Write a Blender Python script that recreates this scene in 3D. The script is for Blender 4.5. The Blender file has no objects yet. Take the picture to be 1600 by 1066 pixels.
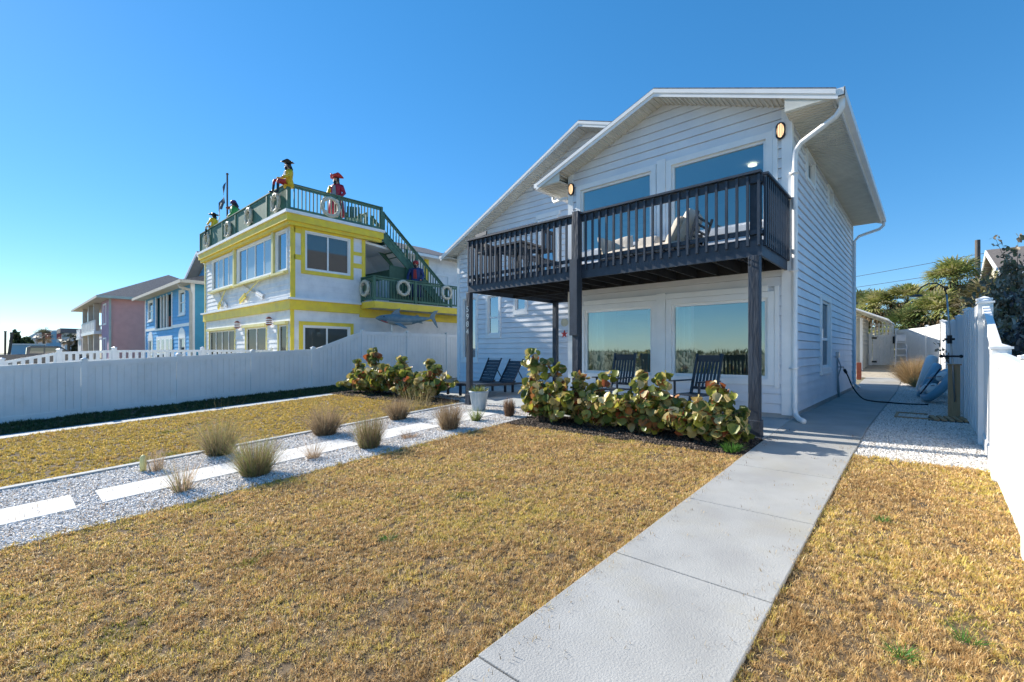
import bpy, math, random
import numpy as np
from mathutils import Vector, Matrix, noise
random.seed(7); rng = np.random.default_rng(11)
S = bpy.context.scene
COL = S.collection
R = math.radians
ORG = {}
def g(Y):
    if Y < -3: return -.684
    if Y < 9: return -.057*(9-Y)
    if Y > 18: return .05*(min(Y, 30)-18)
    return 0.0
# ------------------------------------------------------------------ materials
def mat(name, c, c2=None, rough=.7, scale=8, bump=0, bscale=None, metal=0, spec=.4, attr=False, stretch=None, coat=0, detail=4, contrast=(.35, .65), emit=None):
    m = bpy.data.materials.new(name); m.use_nodes = True
    n = m.node_tree; b = n.nodes['Principled BSDF']; L = n.links.new
    b.inputs['Roughness'].default_value = rough; b.inputs['Metallic'].default_value = metal
    b.inputs['Specular IOR Level'].default_value = spec; b.inputs['Coat Weight'].default_value = coat
    b.inputs['Base Color'].default_value = (*c, 1)
    if c2 or bump or stretch:
        tc = n.nodes.new('ShaderNodeTexCoord'); mp = n.nodes.new('ShaderNodeMapping')
        geo = n.nodes.new('ShaderNodeNewGeometry')
        L(geo.outputs['Position'], mp.inputs['Vector'])
        if stretch: mp.inputs['Scale'].default_value = stretch
    if c2:
        t = n.nodes.new('ShaderNodeTexNoise'); t.inputs['Scale'].default_value = scale; t.inputs['Detail'].default_value = detail
        L(mp.outputs[0], t.inputs['Vector'])
        r = n.nodes.new('ShaderNodeValToRGB'); r.color_ramp.elements[0].position = contrast[0]; r.color_ramp.elements[1].position = contrast[1]
        r.color_ramp.elements[0].color = (*c, 1); r.color_ramp.elements[1].color = (*c2, 1)
        L(t.outputs['Fac'], r.inputs['Fac']); L(r.outputs[0], b.inputs['Base Color'])
    if attr:
        a = n.nodes.new('ShaderNodeVertexColor'); a.layer_name = 'Col'
        L(a.outputs['Color'], b.inputs['Base Color'])
    if bump:
        t2 = n.nodes.new('ShaderNodeTexNoise'); t2.inputs['Scale'].default_value = bscale or scale*3; t2.inputs['Detail'].default_value = 5
        L(mp.outputs[0], t2.inputs['Vector'])
        bp = n.nodes.new('ShaderNodeBump'); bp.inputs['Strength'].default_value = bump; bp.inputs['Distance'].default_value = .02
        L(t2.outputs['Fac'], bp.inputs['Height']); L(bp.outputs[0], b.inputs['Normal'])
    if emit:
        b.inputs['Emission Color'].default_value = (*c, 1); b.inputs['Emission Strength'].default_value = emit
    return m
def glassmat(name, tint, refl, fac, rough=.0):
    m = bpy.data.materials.new(name); m.use_nodes = True; n = m.node_tree; n.nodes.clear(); L = n.links.new
    o = n.nodes.new('ShaderNodeOutputMaterial'); mx = n.nodes.new('ShaderNodeMixShader')
    t = n.nodes.new('ShaderNodeBsdfTransparent'); t.inputs[0].default_value = (*tint, 1)
    gl = n.nodes.new('ShaderNodeBsdfGlossy'); gl.inputs['Color'].default_value = (*refl, 1); gl.inputs['Roughness'].default_value = rough
    mx.inputs[0].default_value = fac
    nz = n.nodes.new('ShaderNodeTexNoise'); nz.inputs['Scale'].default_value = 1.3; ge = n.nodes.new('ShaderNodeNewGeometry'); bp = n.nodes.new('ShaderNodeBump'); bp.inputs['Strength'].default_value = .12; bp.inputs['Distance'].default_value = .02
    L(ge.outputs['Position'], nz.inputs['Vector']); L(nz.outputs['Fac'], bp.inputs['Height']); L(bp.outputs[0], gl.inputs['Normal'])
    L(t.outputs[0], mx.inputs[1]); L(gl.outputs[0], mx.inputs[2]); L(mx.outputs[0], o.inputs[0])
    return m
def darkglass(name, base, refl, fac):
    m = bpy.data.materials.new(name); m.use_nodes = True; n = m.node_tree; n.nodes.clear(); L = n.links.new
    o = n.nodes.new('ShaderNodeOutputMaterial'); mx = n.nodes.new('ShaderNodeMixShader')
    t = n.nodes.new('ShaderNodeBsdfDiffuse'); t.inputs[0].default_value = (*base, 1)
    gl = n.nodes.new('ShaderNodeBsdfGlossy'); gl.inputs['Color'].default_value = (*refl, 1); gl.inputs['Roughness'].default_value = .02
    mx.inputs[0].default_value = fac
    L(t.outputs[0], mx.inputs[1]); L(gl.outputs[0], mx.inputs[2]); L(mx.outputs[0], o.inputs[0])
    return m
def transl(name, fac, gloss):
    m = bpy.data.materials.new(name); m.use_nodes = True; n = m.node_tree; n.nodes.clear(); L = n.links.new
    o = n.nodes.new('ShaderNodeOutputMaterial'); a = n.nodes.new('ShaderNodeVertexColor'); a.layer_name = 'Col'
    d = n.nodes.new('ShaderNodeBsdfDiffuse'); t = n.nodes.new('ShaderNodeBsdfTranslucent'); m1 = n.nodes.new('ShaderNodeMixShader'); m1.inputs[0].default_value = fac
    g_ = n.nodes.new('ShaderNodeBsdfGlossy'); g_.inputs['Roughness'].default_value = .38; g_.inputs['Color'].default_value = (1, 1, 1, 1); m2 = n.nodes.new('ShaderNodeMixShader')
    lw_ = n.nodes.new('ShaderNodeLayerWeight'); lw_.inputs[0].default_value = .3; mt = n.nodes.new('ShaderNodeMath'); mt.operation = 'MULTIPLY'; mt.inputs[1].default_value = gloss
    L(a.outputs[0], d.inputs[0]); L(a.outputs[0], t.inputs[0]); L(d.outputs[0], m1.inputs[1]); L(t.outputs[0], m1.inputs[2]); L(lw_.outputs['Facing'], mt.inputs[0]); L(mt.outputs[0], m2.inputs[0])
    L(m1.outputs[0], m2.inputs[1]); L(g_.outputs[0], m2.inputs[2]); L(m2.outputs[0], o.inputs[0]); return m
M = {}
M['siding'] = mat('blue_grey_siding', (.80, .815, .84), (.72, .74, .78), rough=.55, scale=1.6, bump=.05, bscale=30)
M['trim'] = mat('white_trim', (.90, .90, .89), (.84, .84, .83), rough=.45, scale=3)
M['soffit'] = mat('cream_soffit', (.72, .70, .62), (.64, .62, .55), rough=.6, scale=4)
M['vinyl'] = mat('white_vinyl', (.88, .88, .87), (.80, .81, .81), rough=.38, scale=1.3, spec=.5)
M['vinylw'] = mat('weathered_white_fence_boards', (.86, .86, .86), (.74, .76, .79), rough=.5, scale=2.5)
M['char'] = mat('charcoal_painted_wood', (.040, .056, .082), (.028, .040, .060), rough=.5, scale=6, bump=.12, bscale=40)
M['charpost'] = mat('weathered_charcoal_post', (.042, .058, .084), (.022, .030, .045), rough=.6, scale=9, bump=.5, bscale=30, stretch=(1, 1, .25))
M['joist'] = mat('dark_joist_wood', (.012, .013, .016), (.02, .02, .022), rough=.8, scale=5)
M['shingle'] = mat('grey_shingles', (.10, .10, .11), (.19, .185, .19), rough=.9, scale=14, bump=.5, bscale=40)
M['shingleb'] = mat('brown_shingles', (.13, .11, .095), (.22, .19, .165), rough=.9, scale=9, bump=.4)
M['concrete'] = mat('pale_concrete', (.335, .335, .325), (.40, .40, .385), rough=.85, scale=2.2, bump=.35, bscale=90, detail=8)
M['conc2'] = mat('patio_concrete', (.40, .42, .42), (.46, .47, .46), rough=.85, scale=3, bump=.2, bscale=60, detail=6)
def stain(m, c3, scale, lo, hi, amt):
    n = m.node_tree; L = n.links.new; b = n.nodes['Principled BSDF']; src = b.inputs['Base Color'].links[0].from_socket
    geo = n.nodes.new('ShaderNodeNewGeometry'); t = n.nodes.new('ShaderNodeTexNoise'); t.inputs['Scale'].default_value = scale; t.inputs['Detail'].default_value = 9; t.inputs['Roughness'].default_value = .7
    r = n.nodes.new('ShaderNodeMapRange'); r.inputs[1].default_value = lo; r.inputs[2].default_value = hi; r.inputs[4].default_value = amt
    mx = n.nodes.new('ShaderNodeMix'); mx.data_type = 'RGBA'; mx.inputs[7].default_value = (*c3, 1)
    L(geo.outputs['Position'], t.inputs['Vector']); L(t.outputs['Fac'], r.inputs[0]); L(r.outputs[0], mx.inputs[0]); L(src, mx.inputs[6]); L(mx.outputs[2], b.inputs['Base Color'])
stain(M['concrete'], (.36, .33, .25), .9, .5, .72, .55); stain(M['concrete'], (.16, .16, .15), 55, .62, .74, .6); stain(M['conc2'], (.28, .27, .24), 1.4, .5, .75, .6)
stain(M['vinyl'], (.55, .55, .50), 1.7, .54, .8, .45); stain(M['vinylw'], (.5, .52, .52), 2.3, .5, .8, .4)
M['paver'] = mat('white_stepping_stone', (.74, .73, .70), (.66, .65, .62), rough=.85, scale=3, bump=.3, bscale=70)
M['gravel'] = mat('shell_gravel_bed', (.50, .49, .47), (.78, .77, .75), rough=.95, scale=60, bump=1, bscale=90, contrast=(.38, .6))
M['pebble'] = mat('shell_pebble', (.7, .7, .7), rough=.8, attr=True)
M['soil'] = mat('lawn_soil', (.07, .05, .03), (.20, .14, .08), rough=1, scale=16, bump=.6, bscale=80)
M['mulch'] = mat('dark_mulch', (.025, .02, .017), (.10, .08, .065), rough=1, scale=45, bump=1, bscale=90)
M['sand'] = mat('sandy_ground', (.28, .24, .17), (.20, .20, .11), rough=1, scale=.4, bump=.3)
M['blade'] = transl('grass_blade', .40, .06)
M['leaf'] = transl('leaf', .32, .10)
M['twig'] = mat('twig_bark', (.10, .07, .05), (.18, .14, .10), rough=.9, scale=20)
M['bark'] = mat('palm_bark', (.14, .11, .08), (.22, .18, .14), rough=.9, scale=10, bump=.8)
M['glass'] = glassmat('window_glass', (.66, .78, .77), (.70, .86, .86), .34)
M['dglass'] = darkglass('dark_window_glass', (.02, .035, .045), (.75, .85, .92), .42)
M['shadeglass'] = darkglass('curtained_window_glass', (.34, .44, .50), (.75, .85, .92), .22)
M['dglass2'] = darkglass('smoky_window_glass', (.05, .055, .05), (.7, .7, .68), .16)
M['interior'] = mat('interior_paint', (.62, .68, .66), rough=.9)
M['curtain'] = mat('sheer_curtain', (.62, .72, .70), (.50, .60, .60), rough=.9, scale=10, stretch=(12, 12, .3))
M['lampglass'] = mat('lit_lamp_glass', (1, .62, .33), rough=.4, emit=.5)
M['black'] = mat('black_metal', (.015, .015, .017), rough=.4)
M['ywall'] = mat('white_painted_siding', (.84, .84, .84), (.74, .75, .77), rough=.6, scale=2, bump=.1)
M['yellow'] = mat('yellow_trim_paint', (.93, .70, .05), (.82, .60, .07), rough=.5, scale=3)
M['pyellow'] = mat('pale_yellow_trim', (.80, .72, .32), (.7, .62, .25), rough=.5, scale=3)
M['green'] = mat('green_painted_wood', (.085, .19, .13), (.06, .14, .10), rough=.6, scale=5, bump=.1)
M['dgreen'] = mat('dark_green_painted_wood', (.045, .11, .07), (.06, .13, .09), rough=.6, scale=5)
M['cream'] = mat('cream_paint', (.62, .58, .5), (.55, .51, .44), rough=.7, scale=3)
M['ring'] = mat('off_white_ring', (.66, .64, .52), (.5, .48, .38), rough=.5, scale=12)
M['shark'] = mat('painted_shark_skin', (.08, .17, .23), (.15, .25, .30), rough=.45, scale=5)
M['sharkb'] = mat('shark_belly_paint', (.34, .38, .38), rough=.5)
M['blue1'] = mat('bright_blue_siding', (.10, .42, .78), (.09, .37, .70), rough=.6, scale=2)
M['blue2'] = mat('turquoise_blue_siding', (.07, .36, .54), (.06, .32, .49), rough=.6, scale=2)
M['pink'] = mat('pink_stucco', (.92, .42, .37), (.86, .38, .34), rough=.85, scale=2)
M['mauve'] = mat('mauve_stucco', (.55, .36, .46), (.50, .32, .42), rough=.85, scale=2)
M['stucco'] = mat('white_stucco', (.66, .66, .66), (.6, .6, .6), rough=.9, scale=2)
M['redst'] = mat('red_stucco', (.42, .10, .09), rough=.9)
M['paleb'] = mat('pale_blue_stucco', (.25, .42, .55), rough=.9)
M['beige'] = mat('beige_siding', (.50, .47, .38), (.46, .43, .35), rough=.8, scale=3)
M['shedw'] = mat('cream_shed_siding', (.58, .55, .47), (.52, .49, .42), rough=.8, scale=3)
M['navy'] = mat('navy_car_paint', (.012, .022, .05), rough=.25, coat=1)
M['rubber'] = mat('black_rubber', (.015, .015, .015), rough=.7)
M['chrome'] = mat('grey_metal', (.45, .46, .47), rough=.35, metal=.9)
M['skin'] = mat('painted_skin', (.55, .30, .19), rough=.5)
M['coaty'] = mat('yellow_coat_paint', (.75, .52, .02), (.65, .43, .02), rough=.5, scale=8)
M['coatr'] = mat('crimson_coat_paint', (.38, .02, .045), rough=.5)
M['coatg'] = mat('green_coat_paint', (.05, .30, .06), rough=.5)
M['coatb'] = mat('dark_blue_coat_paint', (.03, .05, .16), rough=.5)
M['vest'] = mat('grey_vest_paint', (.20, .23, .27), rough=.6)
M['white'] = mat('white_paint', (.78, .78, .78), rough=.5)
M['redp'] = mat('red_paint', (.40, .03, .03), rough=.5)
M['purple'] = mat('purple_scarf_paint', (.10, .02, .10), rough=.5)
M['canvas'] = mat('beige_canvas', (.62, .56, .48), (.55, .49, .41), rough=.9, scale=5, bump=.5, bscale=9)
M['pot'] = mat('pale_blue_glaze', (.26, .35, .43), (.40, .47, .52), rough=.45, scale=9, stretch=(2, 2, .5))
M['cedar'] = mat('cedar_board', (.50, .33, .19), (.40, .26, .14), rough=.75, scale=8, stretch=(6, 6, .6))
M['tubeb'] = mat('blue_vinyl_float', (.20, .42, .56), (.26, .48, .62), rough=.35, scale=4)
M['tubew'] = mat('white_vinyl_float', (.78, .82, .82), rough=.35)
M['brick'] = mat('red_brown_post', (.20, .05, .03), (.28, .08, .05), rough=.8, scale=12)
M['pole'] = mat('weathered_pole', (.09, .075, .065), (.15, .13, .11), rough=.9, scale=6, stretch=(3, 3, .3))
M['flag'] = mat('faded_flag_cloth', (.05, .09, .13), (.12, .15, .18), rough=.9, scale=6)
M['wood'] = mat('orange_door_wood', (.42, .19, .08), rough=.6)
M['paverbr'] = mat('tan_brick_pavers', (.36, .31, .24), (.48, .43, .35), rough=.9, scale=7, bump=.3)
M['dune'] = mat('dune_sand', (.42, .36, .25), (.30, .27, .17), rough=1, scale=1)
M['sea'] = mat('grey_blue_sea', (.03, .09, .13), rough=.15)
stain(M['paver'], (.42, .36, .27), 3.5, .5, .72, .5); stain(M['siding'], (.55, .56, .57), 1.1, .55, .8, .35); stain(M['ywall'], (.5, .5, .48), 2.0, .52, .8, .45); stain(M['yellow'], (.50, .40, .12), 2.6, .52, .8, .4)
# ------------------------------------------------------------------ mesh builder
class MB:
    def __init__(s): s.v = []; s.f = []; s.mi = []; s.k = 0; s.c = None; s.vc = []; s.cuts = []
    def cut(s): s.cuts.append(len(s.f))
    def add(s, vs, fs):
        o = len(s.v); s.v += [tuple(a) for a in vs]
        s.f += [tuple(i+o for i in f) for f in fs]; s.mi += [s.k]*len(fs)
        if s.c is not None: s.vc += [s.c]*len(vs)
        return s
    def quad(s, a, b, c, d): return s.add([a, b, c, d], [(0, 1, 2, 3)])
    def hexa(s, p):  # 8 points: bottom 4 ccw, top 4 ccw
        return s.add(p, [(3, 2, 1, 0), (4, 5, 6, 7), (0, 1, 5, 4), (1, 2, 6, 5), (2, 3, 7, 6), (3, 0, 4, 7)])
    def box(s, x0, y0, z0, x1, y1, z1):
        x0, x1 = min(x0, x1), max(x0, x1); y0, y1 = min(y0, y1), max(y0, y1); z0, z1 = min(z0, z1), max(z0, z1)
        return s.hexa([(x0, y0, z0), (x1, y0, z0), (x1, y1, z0), (x0, y1, z0), (x0, y0, z1), (x1, y0, z1), (x1, y1, z1), (x0, y1, z1)])
    def obox(s, c, size, rot=None):
        a, b, d = size[0]/2, size[1]/2, size[2]/2; c = Vector(c)
        p = [Vector(q) for q in [(-a, -b, -d), (a, -b, -d), (a, b, -d), (-a, b, -d), (-a, -b, d), (a, -b, d), (a, b, d), (-a, b, d)]]
        return s.hexa([c+(rot @ q if rot else q) for q in p])
    def bar(s, p, q, w, h, up=(0, 0, 1)):  # beam from p to q
        p, q, up = Vector(p), Vector(q), Vector(up); d = (q-p).normalized()
        x = d.cross(up)
        x = Vector((1, 0, 0)) if x.length < 1e-4 else x.normalized()
        y = x.cross(d).normalized(); a = x*w/2; b = y*h/2
        return s.hexa([p-a-b, p+a-b, q+a-b, q-a-b, p-a+b, p+a+b, q+a+b, q-a+b])
    def tube(s, pts, r, n=8, cap=True):
        pts = [Vector(p) for p in pts]; m = len(pts)
        rs = r if isinstance(r, (list, tuple)) else [r]*m
        vs = []; fs = []; prev = None
        for i, p in enumerate(pts):
            d = (pts[min(i+1, m-1)]-pts[max(i-1, 0)]).normalized()
            x = prev - d*prev.dot(d) if prev else d.orthogonal()
            if x.length < 1e-5: x = d.orthogonal()
            x.normalize(); prev = x; y = d.cross(x)
            for k in range(n):
                a = 2*math.pi*k/n; vs.append(p+(x*math.cos(a)+y*math.sin(a))*rs[i])
        for i in range(m-1):
            for k in range(n):
                fs.append((i*n+k, i*n+(k+1) % n, (i+1)*n+(k+1) % n, (i+1)*n+k))
        if cap: fs += [tuple(range(n))[::-1], tuple((m-1)*n+k for k in range(n))]
        return s.add(vs, fs)
    def lathe(s, prof, c=(0, 0, 0), n=16, sx=1, sy=1, cap=True):
        vs = []; fs = []; m = len(prof)
        for r, z in prof:
            for k in range(n):
                a = 2*math.pi*k/n; vs.append((c[0]+r*math.cos(a)*sx, c[1]+r*math.sin(a)*sy, c[2]+z))
        for i in range(m-1):
            for k in range(n): fs.append((i*n+k, i*n+(k+1) % n, (i+1)*n+(k+1) % n, (i+1)*n+k))
        if cap: fs += [tuple(range(n))[::-1], tuple((m-1)*n+k for k in range(n))]
        return s.add(vs, fs)
    def torus(s, c, r, t, axis='Y', n=20, m=8, rot=None):
        vs = []; fs = []; c = Vector(c)
        for i in range(n):
            a = 2*math.pi*i/n
            for j in range(m):
                b = 2*math.pi*j/m; q = r+t*math.cos(b); u, w, d = q*math.cos(a), q*math.sin(a), t*math.sin(b)
                p = Vector((u, d, w)) if axis == 'Y' else Vector((d, u, w)) if axis == 'X' else Vector((u, w, d))
                if rot: p = rot @ p
                vs.append(c+p)
        for i in range(n):
            for j in range(m):
                fs.append((i*m+j, i*m+(j+1) % m, ((i+1) % n)*m+(j+1) % m, ((i+1) % n)*m+j))
        return s.add(vs, fs)
    def ell(s, c, r, n=12, m=8, rot=None):
        vs = []; fs = []; c = Vector(c)
        for i in range(m+1):
            t = math.pi*i/m
            for k in range(n):
                a = 2*math.pi*k/n; p = Vector((r[0]*math.sin(t)*math.cos(a), r[1]*math.sin(t)*math.sin(a), -r[2]*math.cos(t)))
                if rot: p = rot @ p
                vs.append(c+p)
        for i in range(m):
            for k in range(n): fs.append((i*n+k, i*n+(k+1) % n, (i+1)*n+(k+1) % n, (i+1)*n+k))
        return s.add(vs, fs)
    def prism(s, pts, d):  # planar polygon pts (3D), extruded by vector d
        n = len(pts); pts = [Vector(p) for p in pts]; d = Vector(d)
        return s.add(pts+[p+d for p in pts], [tuple(range(n))[::-1], tuple(range(n, 2*n))]+[(i, (i+1) % n, n+(i+1) % n, n+i) for i in range(n)])
    def build(s, name, ms, parent=None, smooth=False, bevel=0, org=None):
        me = bpy.data.meshes.new(name)
        if parent is not None: o0 = ORG[parent.name]
        elif org is not None: o0 = Vector(org)
        else:
            a = np.array(s.v); lo = a.min(0); hi = a.max(0); o0 = Vector(((lo[0]+hi[0])/2, (lo[1]+hi[1])/2, lo[2]))
        vs = [(v[0]-o0.x, v[1]-o0.y, v[2]-o0.z) for v in s.v]
        me.from_pydata(vs, [], s.f)
        for m in (ms if isinstance(ms, (list, tuple)) else [ms]): me.materials.append(M[m] if isinstance(m, str) else m)
        me.polygons.foreach_set('material_index', s.mi)
        if smooth: me.polygons.foreach_set('use_smooth', [True]*len(me.polygons))
        if s.vc:
            ca = me.color_attributes.new('Col', 'FLOAT_COLOR', 'POINT')
            ca.data.foreach_set('color', np.array([(c[0], c[1], c[2], 1) for c in s.vc], dtype=np.float32).ravel())
        me.update()
        o = bpy.data.objects.new(name, me); COL.objects.link(o)
        if parent is not None: o.parent = parent
        else: o.location = o0
        ORG[o.name] = o0
        if bevel:
            b = o.modifiers.new('bevel', 'BEVEL'); b.width = bevel; b.segments = 2; b.limit_method = 'ANGLE'
        return o
def each(mb, name, ms, par, per=1, smooth=False):
    # build every group of 'per' primitives of mb as a part of its own (mb.cut() marks the groups)
    cuts = mb.cuts+[len(mb.f)]; out = []
    for a, b in zip([0]+cuts[:-1], cuts):
        if b <= a: continue
        q = MB(); ids = sorted({i for f in mb.f[a:b] for i in f}); mp = {i: k for k, i in enumerate(ids)}
        q.v = [mb.v[i] for i in ids]; q.f = [tuple(mp[i] for i in f) for f in mb.f[a:b]]; q.mi = mb.mi[a:b]; out.append(q.build(name, ms, par, smooth))
    return out
def tag(o, label=None, cat=None, group=None, kind=None):
    if label: o['label'] = label
    if cat: o['category'] = cat
    if group: o['group'] = group
    if kind: o['kind'] = kind
    return o
def thing(name, label, cat, loc=(0, 0, 0), group=None, rz=0):
    o = bpy.data.objects.new(name, None); COL.objects.link(o); o.location = loc; o.empty_display_size = .2
    o.rotation_euler = (0, 0, rz); ORG[o.name] = Vector(loc)
    return tag(o, label, cat, group)
def proto(name, label, cat, group=None):
    return thing(name, label, cat, (0, 0, 0), group)
PK = [0]
def dup(root, loc, rz=0, label=None, sc=None):
    r = root.copy(); COL.objects.link(r); r.location = loc; r.rotation_euler = (0, 0, rz)
    if label: r['label'] = label
    if sc: r.scale = sc if not isinstance(sc, (int, float)) else (sc,)*3
    for ch in list(root.children):
        c = ch.copy(); COL.objects.link(c); c.parent = r
        for q in ch.children:
            d = q.copy(); COL.objects.link(d); d.parent = c
    return r
def place(root, loc, rz=0, sc=None):
    root.location = loc; root.rotation_euler = (0, 0, rz)
    if sc: root.scale = (sc,)*3
    return root
# wall planes
class Pl:
    def __init__(s, org, U, N): s.o = Vector(org); s.U = Vector(U); s.N = Vector(N)
    def p(s, u, z, d=0): return s.o+s.U*u+Vector((0, 0, z))+s.N*d
    def box(s, mb, u0, u1, z0, z1, d0, d1):
        mb.hexa([s.p(u0, z0, d0), s.p(u1, z0, d0), s.p(u1, z0, d1), s.p(u0, z0, d1), s.p(u0, z1, d0), s.p(u1, z1, d0), s.p(u1, z1, d1), s.p(u0, z1, d1)])
    def poly(s, mb, pts, d0, d1):
        mb.prism([s.p(u, z, d0) for u, z in pts], s.N*(d1-d0))
def clip(poly, a, b, c):  # keep a*u+b*z>=c
    out = []; n = len(poly)
    for i in range(n):
        p, q = poly[i], poly[(i+1) % n]; fp = a*p[0]+b*p[1]-c; fq = a*q[0]+b*q[1]-c
        if fp >= 0: out.append(p)
        if fp*fq < 0:
            t = fp/(fp-fq); out.append((p[0]+(q[0]-p[0])*t, p[1]+(q[1]-p[1])*t))
    return out
def siding(mb, P, outline, holes=(), e=.165, off=.02, zs=None, gap=.008):
    zmin = min(z for _, z in outline) if zs is None else zs; zmax = max(z for _, z in outline)
    k = 0
    while zmin+k*e < zmax-1e-6:
        zb = zmin+k*e; zt = zb+e; k += 1
        band = clip(clip(outline, 0, 1, zb), 0, -1, -zt)
        if len(band) < 3: continue
        us = {min(u for u, _ in band), max(u for u, _ in band)}
        hs = [h for h in holes if h[2] < zt and h[3] > zb]
        for h in hs:
            for u in (h[0], h[1]):
                if min(us) < u < max(us): us.add(u)
        us = sorted(us)
        for a, b in zip(us, us[1:]):
            if b-a < 1e-4: continue
            st = clip(clip(band, 1, 0, a), -1, 0, -b); mid = (a+b)/2
            ints = [(zb, zt)]
            for h in hs:
                if h[0] < mid < h[1]:
                    new = []
                    for p, q in ints:
                        if h[2] > p: new.append((p, min(q, h[2])))
                        if h[3] < q: new.append((max(p, h[3]), q))
                    ints = [(p, q) for p, q in new if q-p > 1e-4]
            for p, q in ints:
                if abs(q-zt) < 1e-5 and q-p > gap*2 and e < .2:   # open shadow joint under the next board
                    gp_ = clip(clip(st, 0, 1, q-gap), 0, -1, -q)
                    if len(gp_) >= 3:
                        mb.add([P.p(u, z, -.03) for u, z in gp_], [tuple(range(len(gp_)))]); ug = [u for u, z in gp_]
                        mb.quad(P.p(min(ug), q-gap, -.03), P.p(max(ug), q-gap, -.03), P.p(max(ug), q-gap, off*gap/e), P.p(min(ug), q-gap, off*gap/e))
                    q -= gap
                pg = clip(clip(st, 0, 1, p), 0, -1, -q)
                if len(pg) < 3: continue
                D = lambda z: off*(1-(z-zb)/e)
                mb.add([P.p(u, z, D(z)) for u, z in pg], [tuple(range(len(pg)))])
                ub = [u for u, z in pg if abs(z-zb) < 1e-5]
                if abs(p-zb) < 1e-5 and len(ub) > 1:
                    mb.quad(P.p(min(ub), zb, -.03), P.p(max(ub), zb, -.03), P.p(max(ub), zb, off), P.p(min(ub), zb, off))
def window(parent, P, u0, u1, z0, z1, cas=.09, fr=.04, glass='dglass', mulls=(), bars=(), casm='trim', frm='trim', depth=0, sill=0, d=0, name='window'):
    """casing around an opening u0..u1,z0..z1 with a glass pane"""
    mb = MB()
    o = .048+d
    P.box(mb, u0-cas, u0, z0-cas, z1+cas, -.02, o); P.box(mb, u1, u1+cas, z0-cas, z1+cas, -.02, o)
    P.box(mb, u0, u1, z1, z1+cas, -.02, o); P.box(mb, u0, u1, z0-cas, z0, -.02, o)
    if sill: P.box(mb, u0-cas-.02, u1+cas+.02, z0-cas-.05, z0-cas, -.02, sill)
    mb.k = 1; i = d-.035
    if fr:
        P.box(mb, u0+.001, u0+fr, z0+.001, z1-.001, d-.06, d-.004); P.box(mb, u1-fr, u1-.001, z0+.001, z1-.001, d-.06, d-.004)
        P.box(mb, u0+fr, u1-fr, z1-fr, z1-.001, d-.06, d-.005); P.box(mb, u0+fr, u1-fr, z0+.001, z0+fr, d-.06, d-.005)
        for m_ in mulls: P.box(mb, m_-fr*.6, m_+fr*.6, z0+fr, z1-fr, d-.06, d-.007)
        for m_ in bars: P.box(mb, u0+fr, u1-fr, m_-fr*.6, m_+fr*.6, d-.06, d-.006)
    w = mb.build(name, [casm, frm], parent)
    gm = MB(); gm.quad(P.p(u0+.002, z0+.002, i), P.p(u1-.002, z0+.002, i), P.p(u1-.002, z1-.002, i), P.p(u0+.002, z1-.002, i))
    gm.build('glass_pane', glass, w)
    return w
# ------------------------------------------------------------------ camera, world, sun
cam = bpy.data.cameras.new('camera'); co = bpy.data.objects.new('camera', cam); COL.objects.link(co); S.camera = co
cam.sensor_width = 36; cam.lens = 36*720/1600; cam.shift_y = 17/1600; cam.clip_end = 3000; cam.clip_start = .05
yaw = math.atan(650/720)
co.location = (0, 0, 1.2); co.rotation_euler = (R(90), 0, yaw)
SUN_EL, SUN_AZ = R(29.5), math.atan2(-math.cos(R(8)), -math.sin(R(8)))  # azimuth clockwise from +Y
sd = Vector((math.sin(SUN_AZ)*math.cos(SUN_EL), math.cos(SUN_AZ)*math.cos(SUN_EL), math.sin(SUN_EL)))
sl = bpy.data.lights.new('sun', 'SUN'); sl.energy = 3.2; sl.angle = R(.5); sl.color = (1, .93, .82)
so = bpy.data.objects.new('sun', sl); COL.objects.link(so); so.rotation_euler = sd.to_track_quat('Z', 'Y').to_euler(); so.location = (-10, -5, 20)
W = bpy.data.worlds.new('World'); S.world = W; W.use_nodes = True
wn = W.node_tree; bg = wn.nodes['Background']; sky = wn.nodes.new('ShaderNodeTexSky'); sky.sky_type = 'NISHITA'; sky.sun_disc = False
sky.sun_elevation = SUN_EL; sky.sun_rotation = SUN_AZ % (2*math.pi); sky.air_density = .85; sky.dust_density = .02; sky.ozone_density = 6.0; sky.altitude = 0
gm = wn.nodes.new('ShaderNodeGamma'); gm.inputs[1].default_value = .65
hs = wn.nodes.new('ShaderNodeHueSaturation'); hs.inputs['Saturation'].default_value = 1.43
wn.links.new(sky.outputs[0], gm.inputs[0]); wn.links.new(gm.outputs[0], hs.inputs['Color']); wn.links.new(hs.outputs[0], bg.inputs[0]); bg.inputs[1].default_value = .126
S.view_settings.view_transform = 'Standard'; S.view_settings.look = 'None'; S.view_settings.exposure = 1.45; S.view_settings.gamma = 1
S.cycles.max_bounces = 8; S.cycles.transparent_max_bounces = 12
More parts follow.
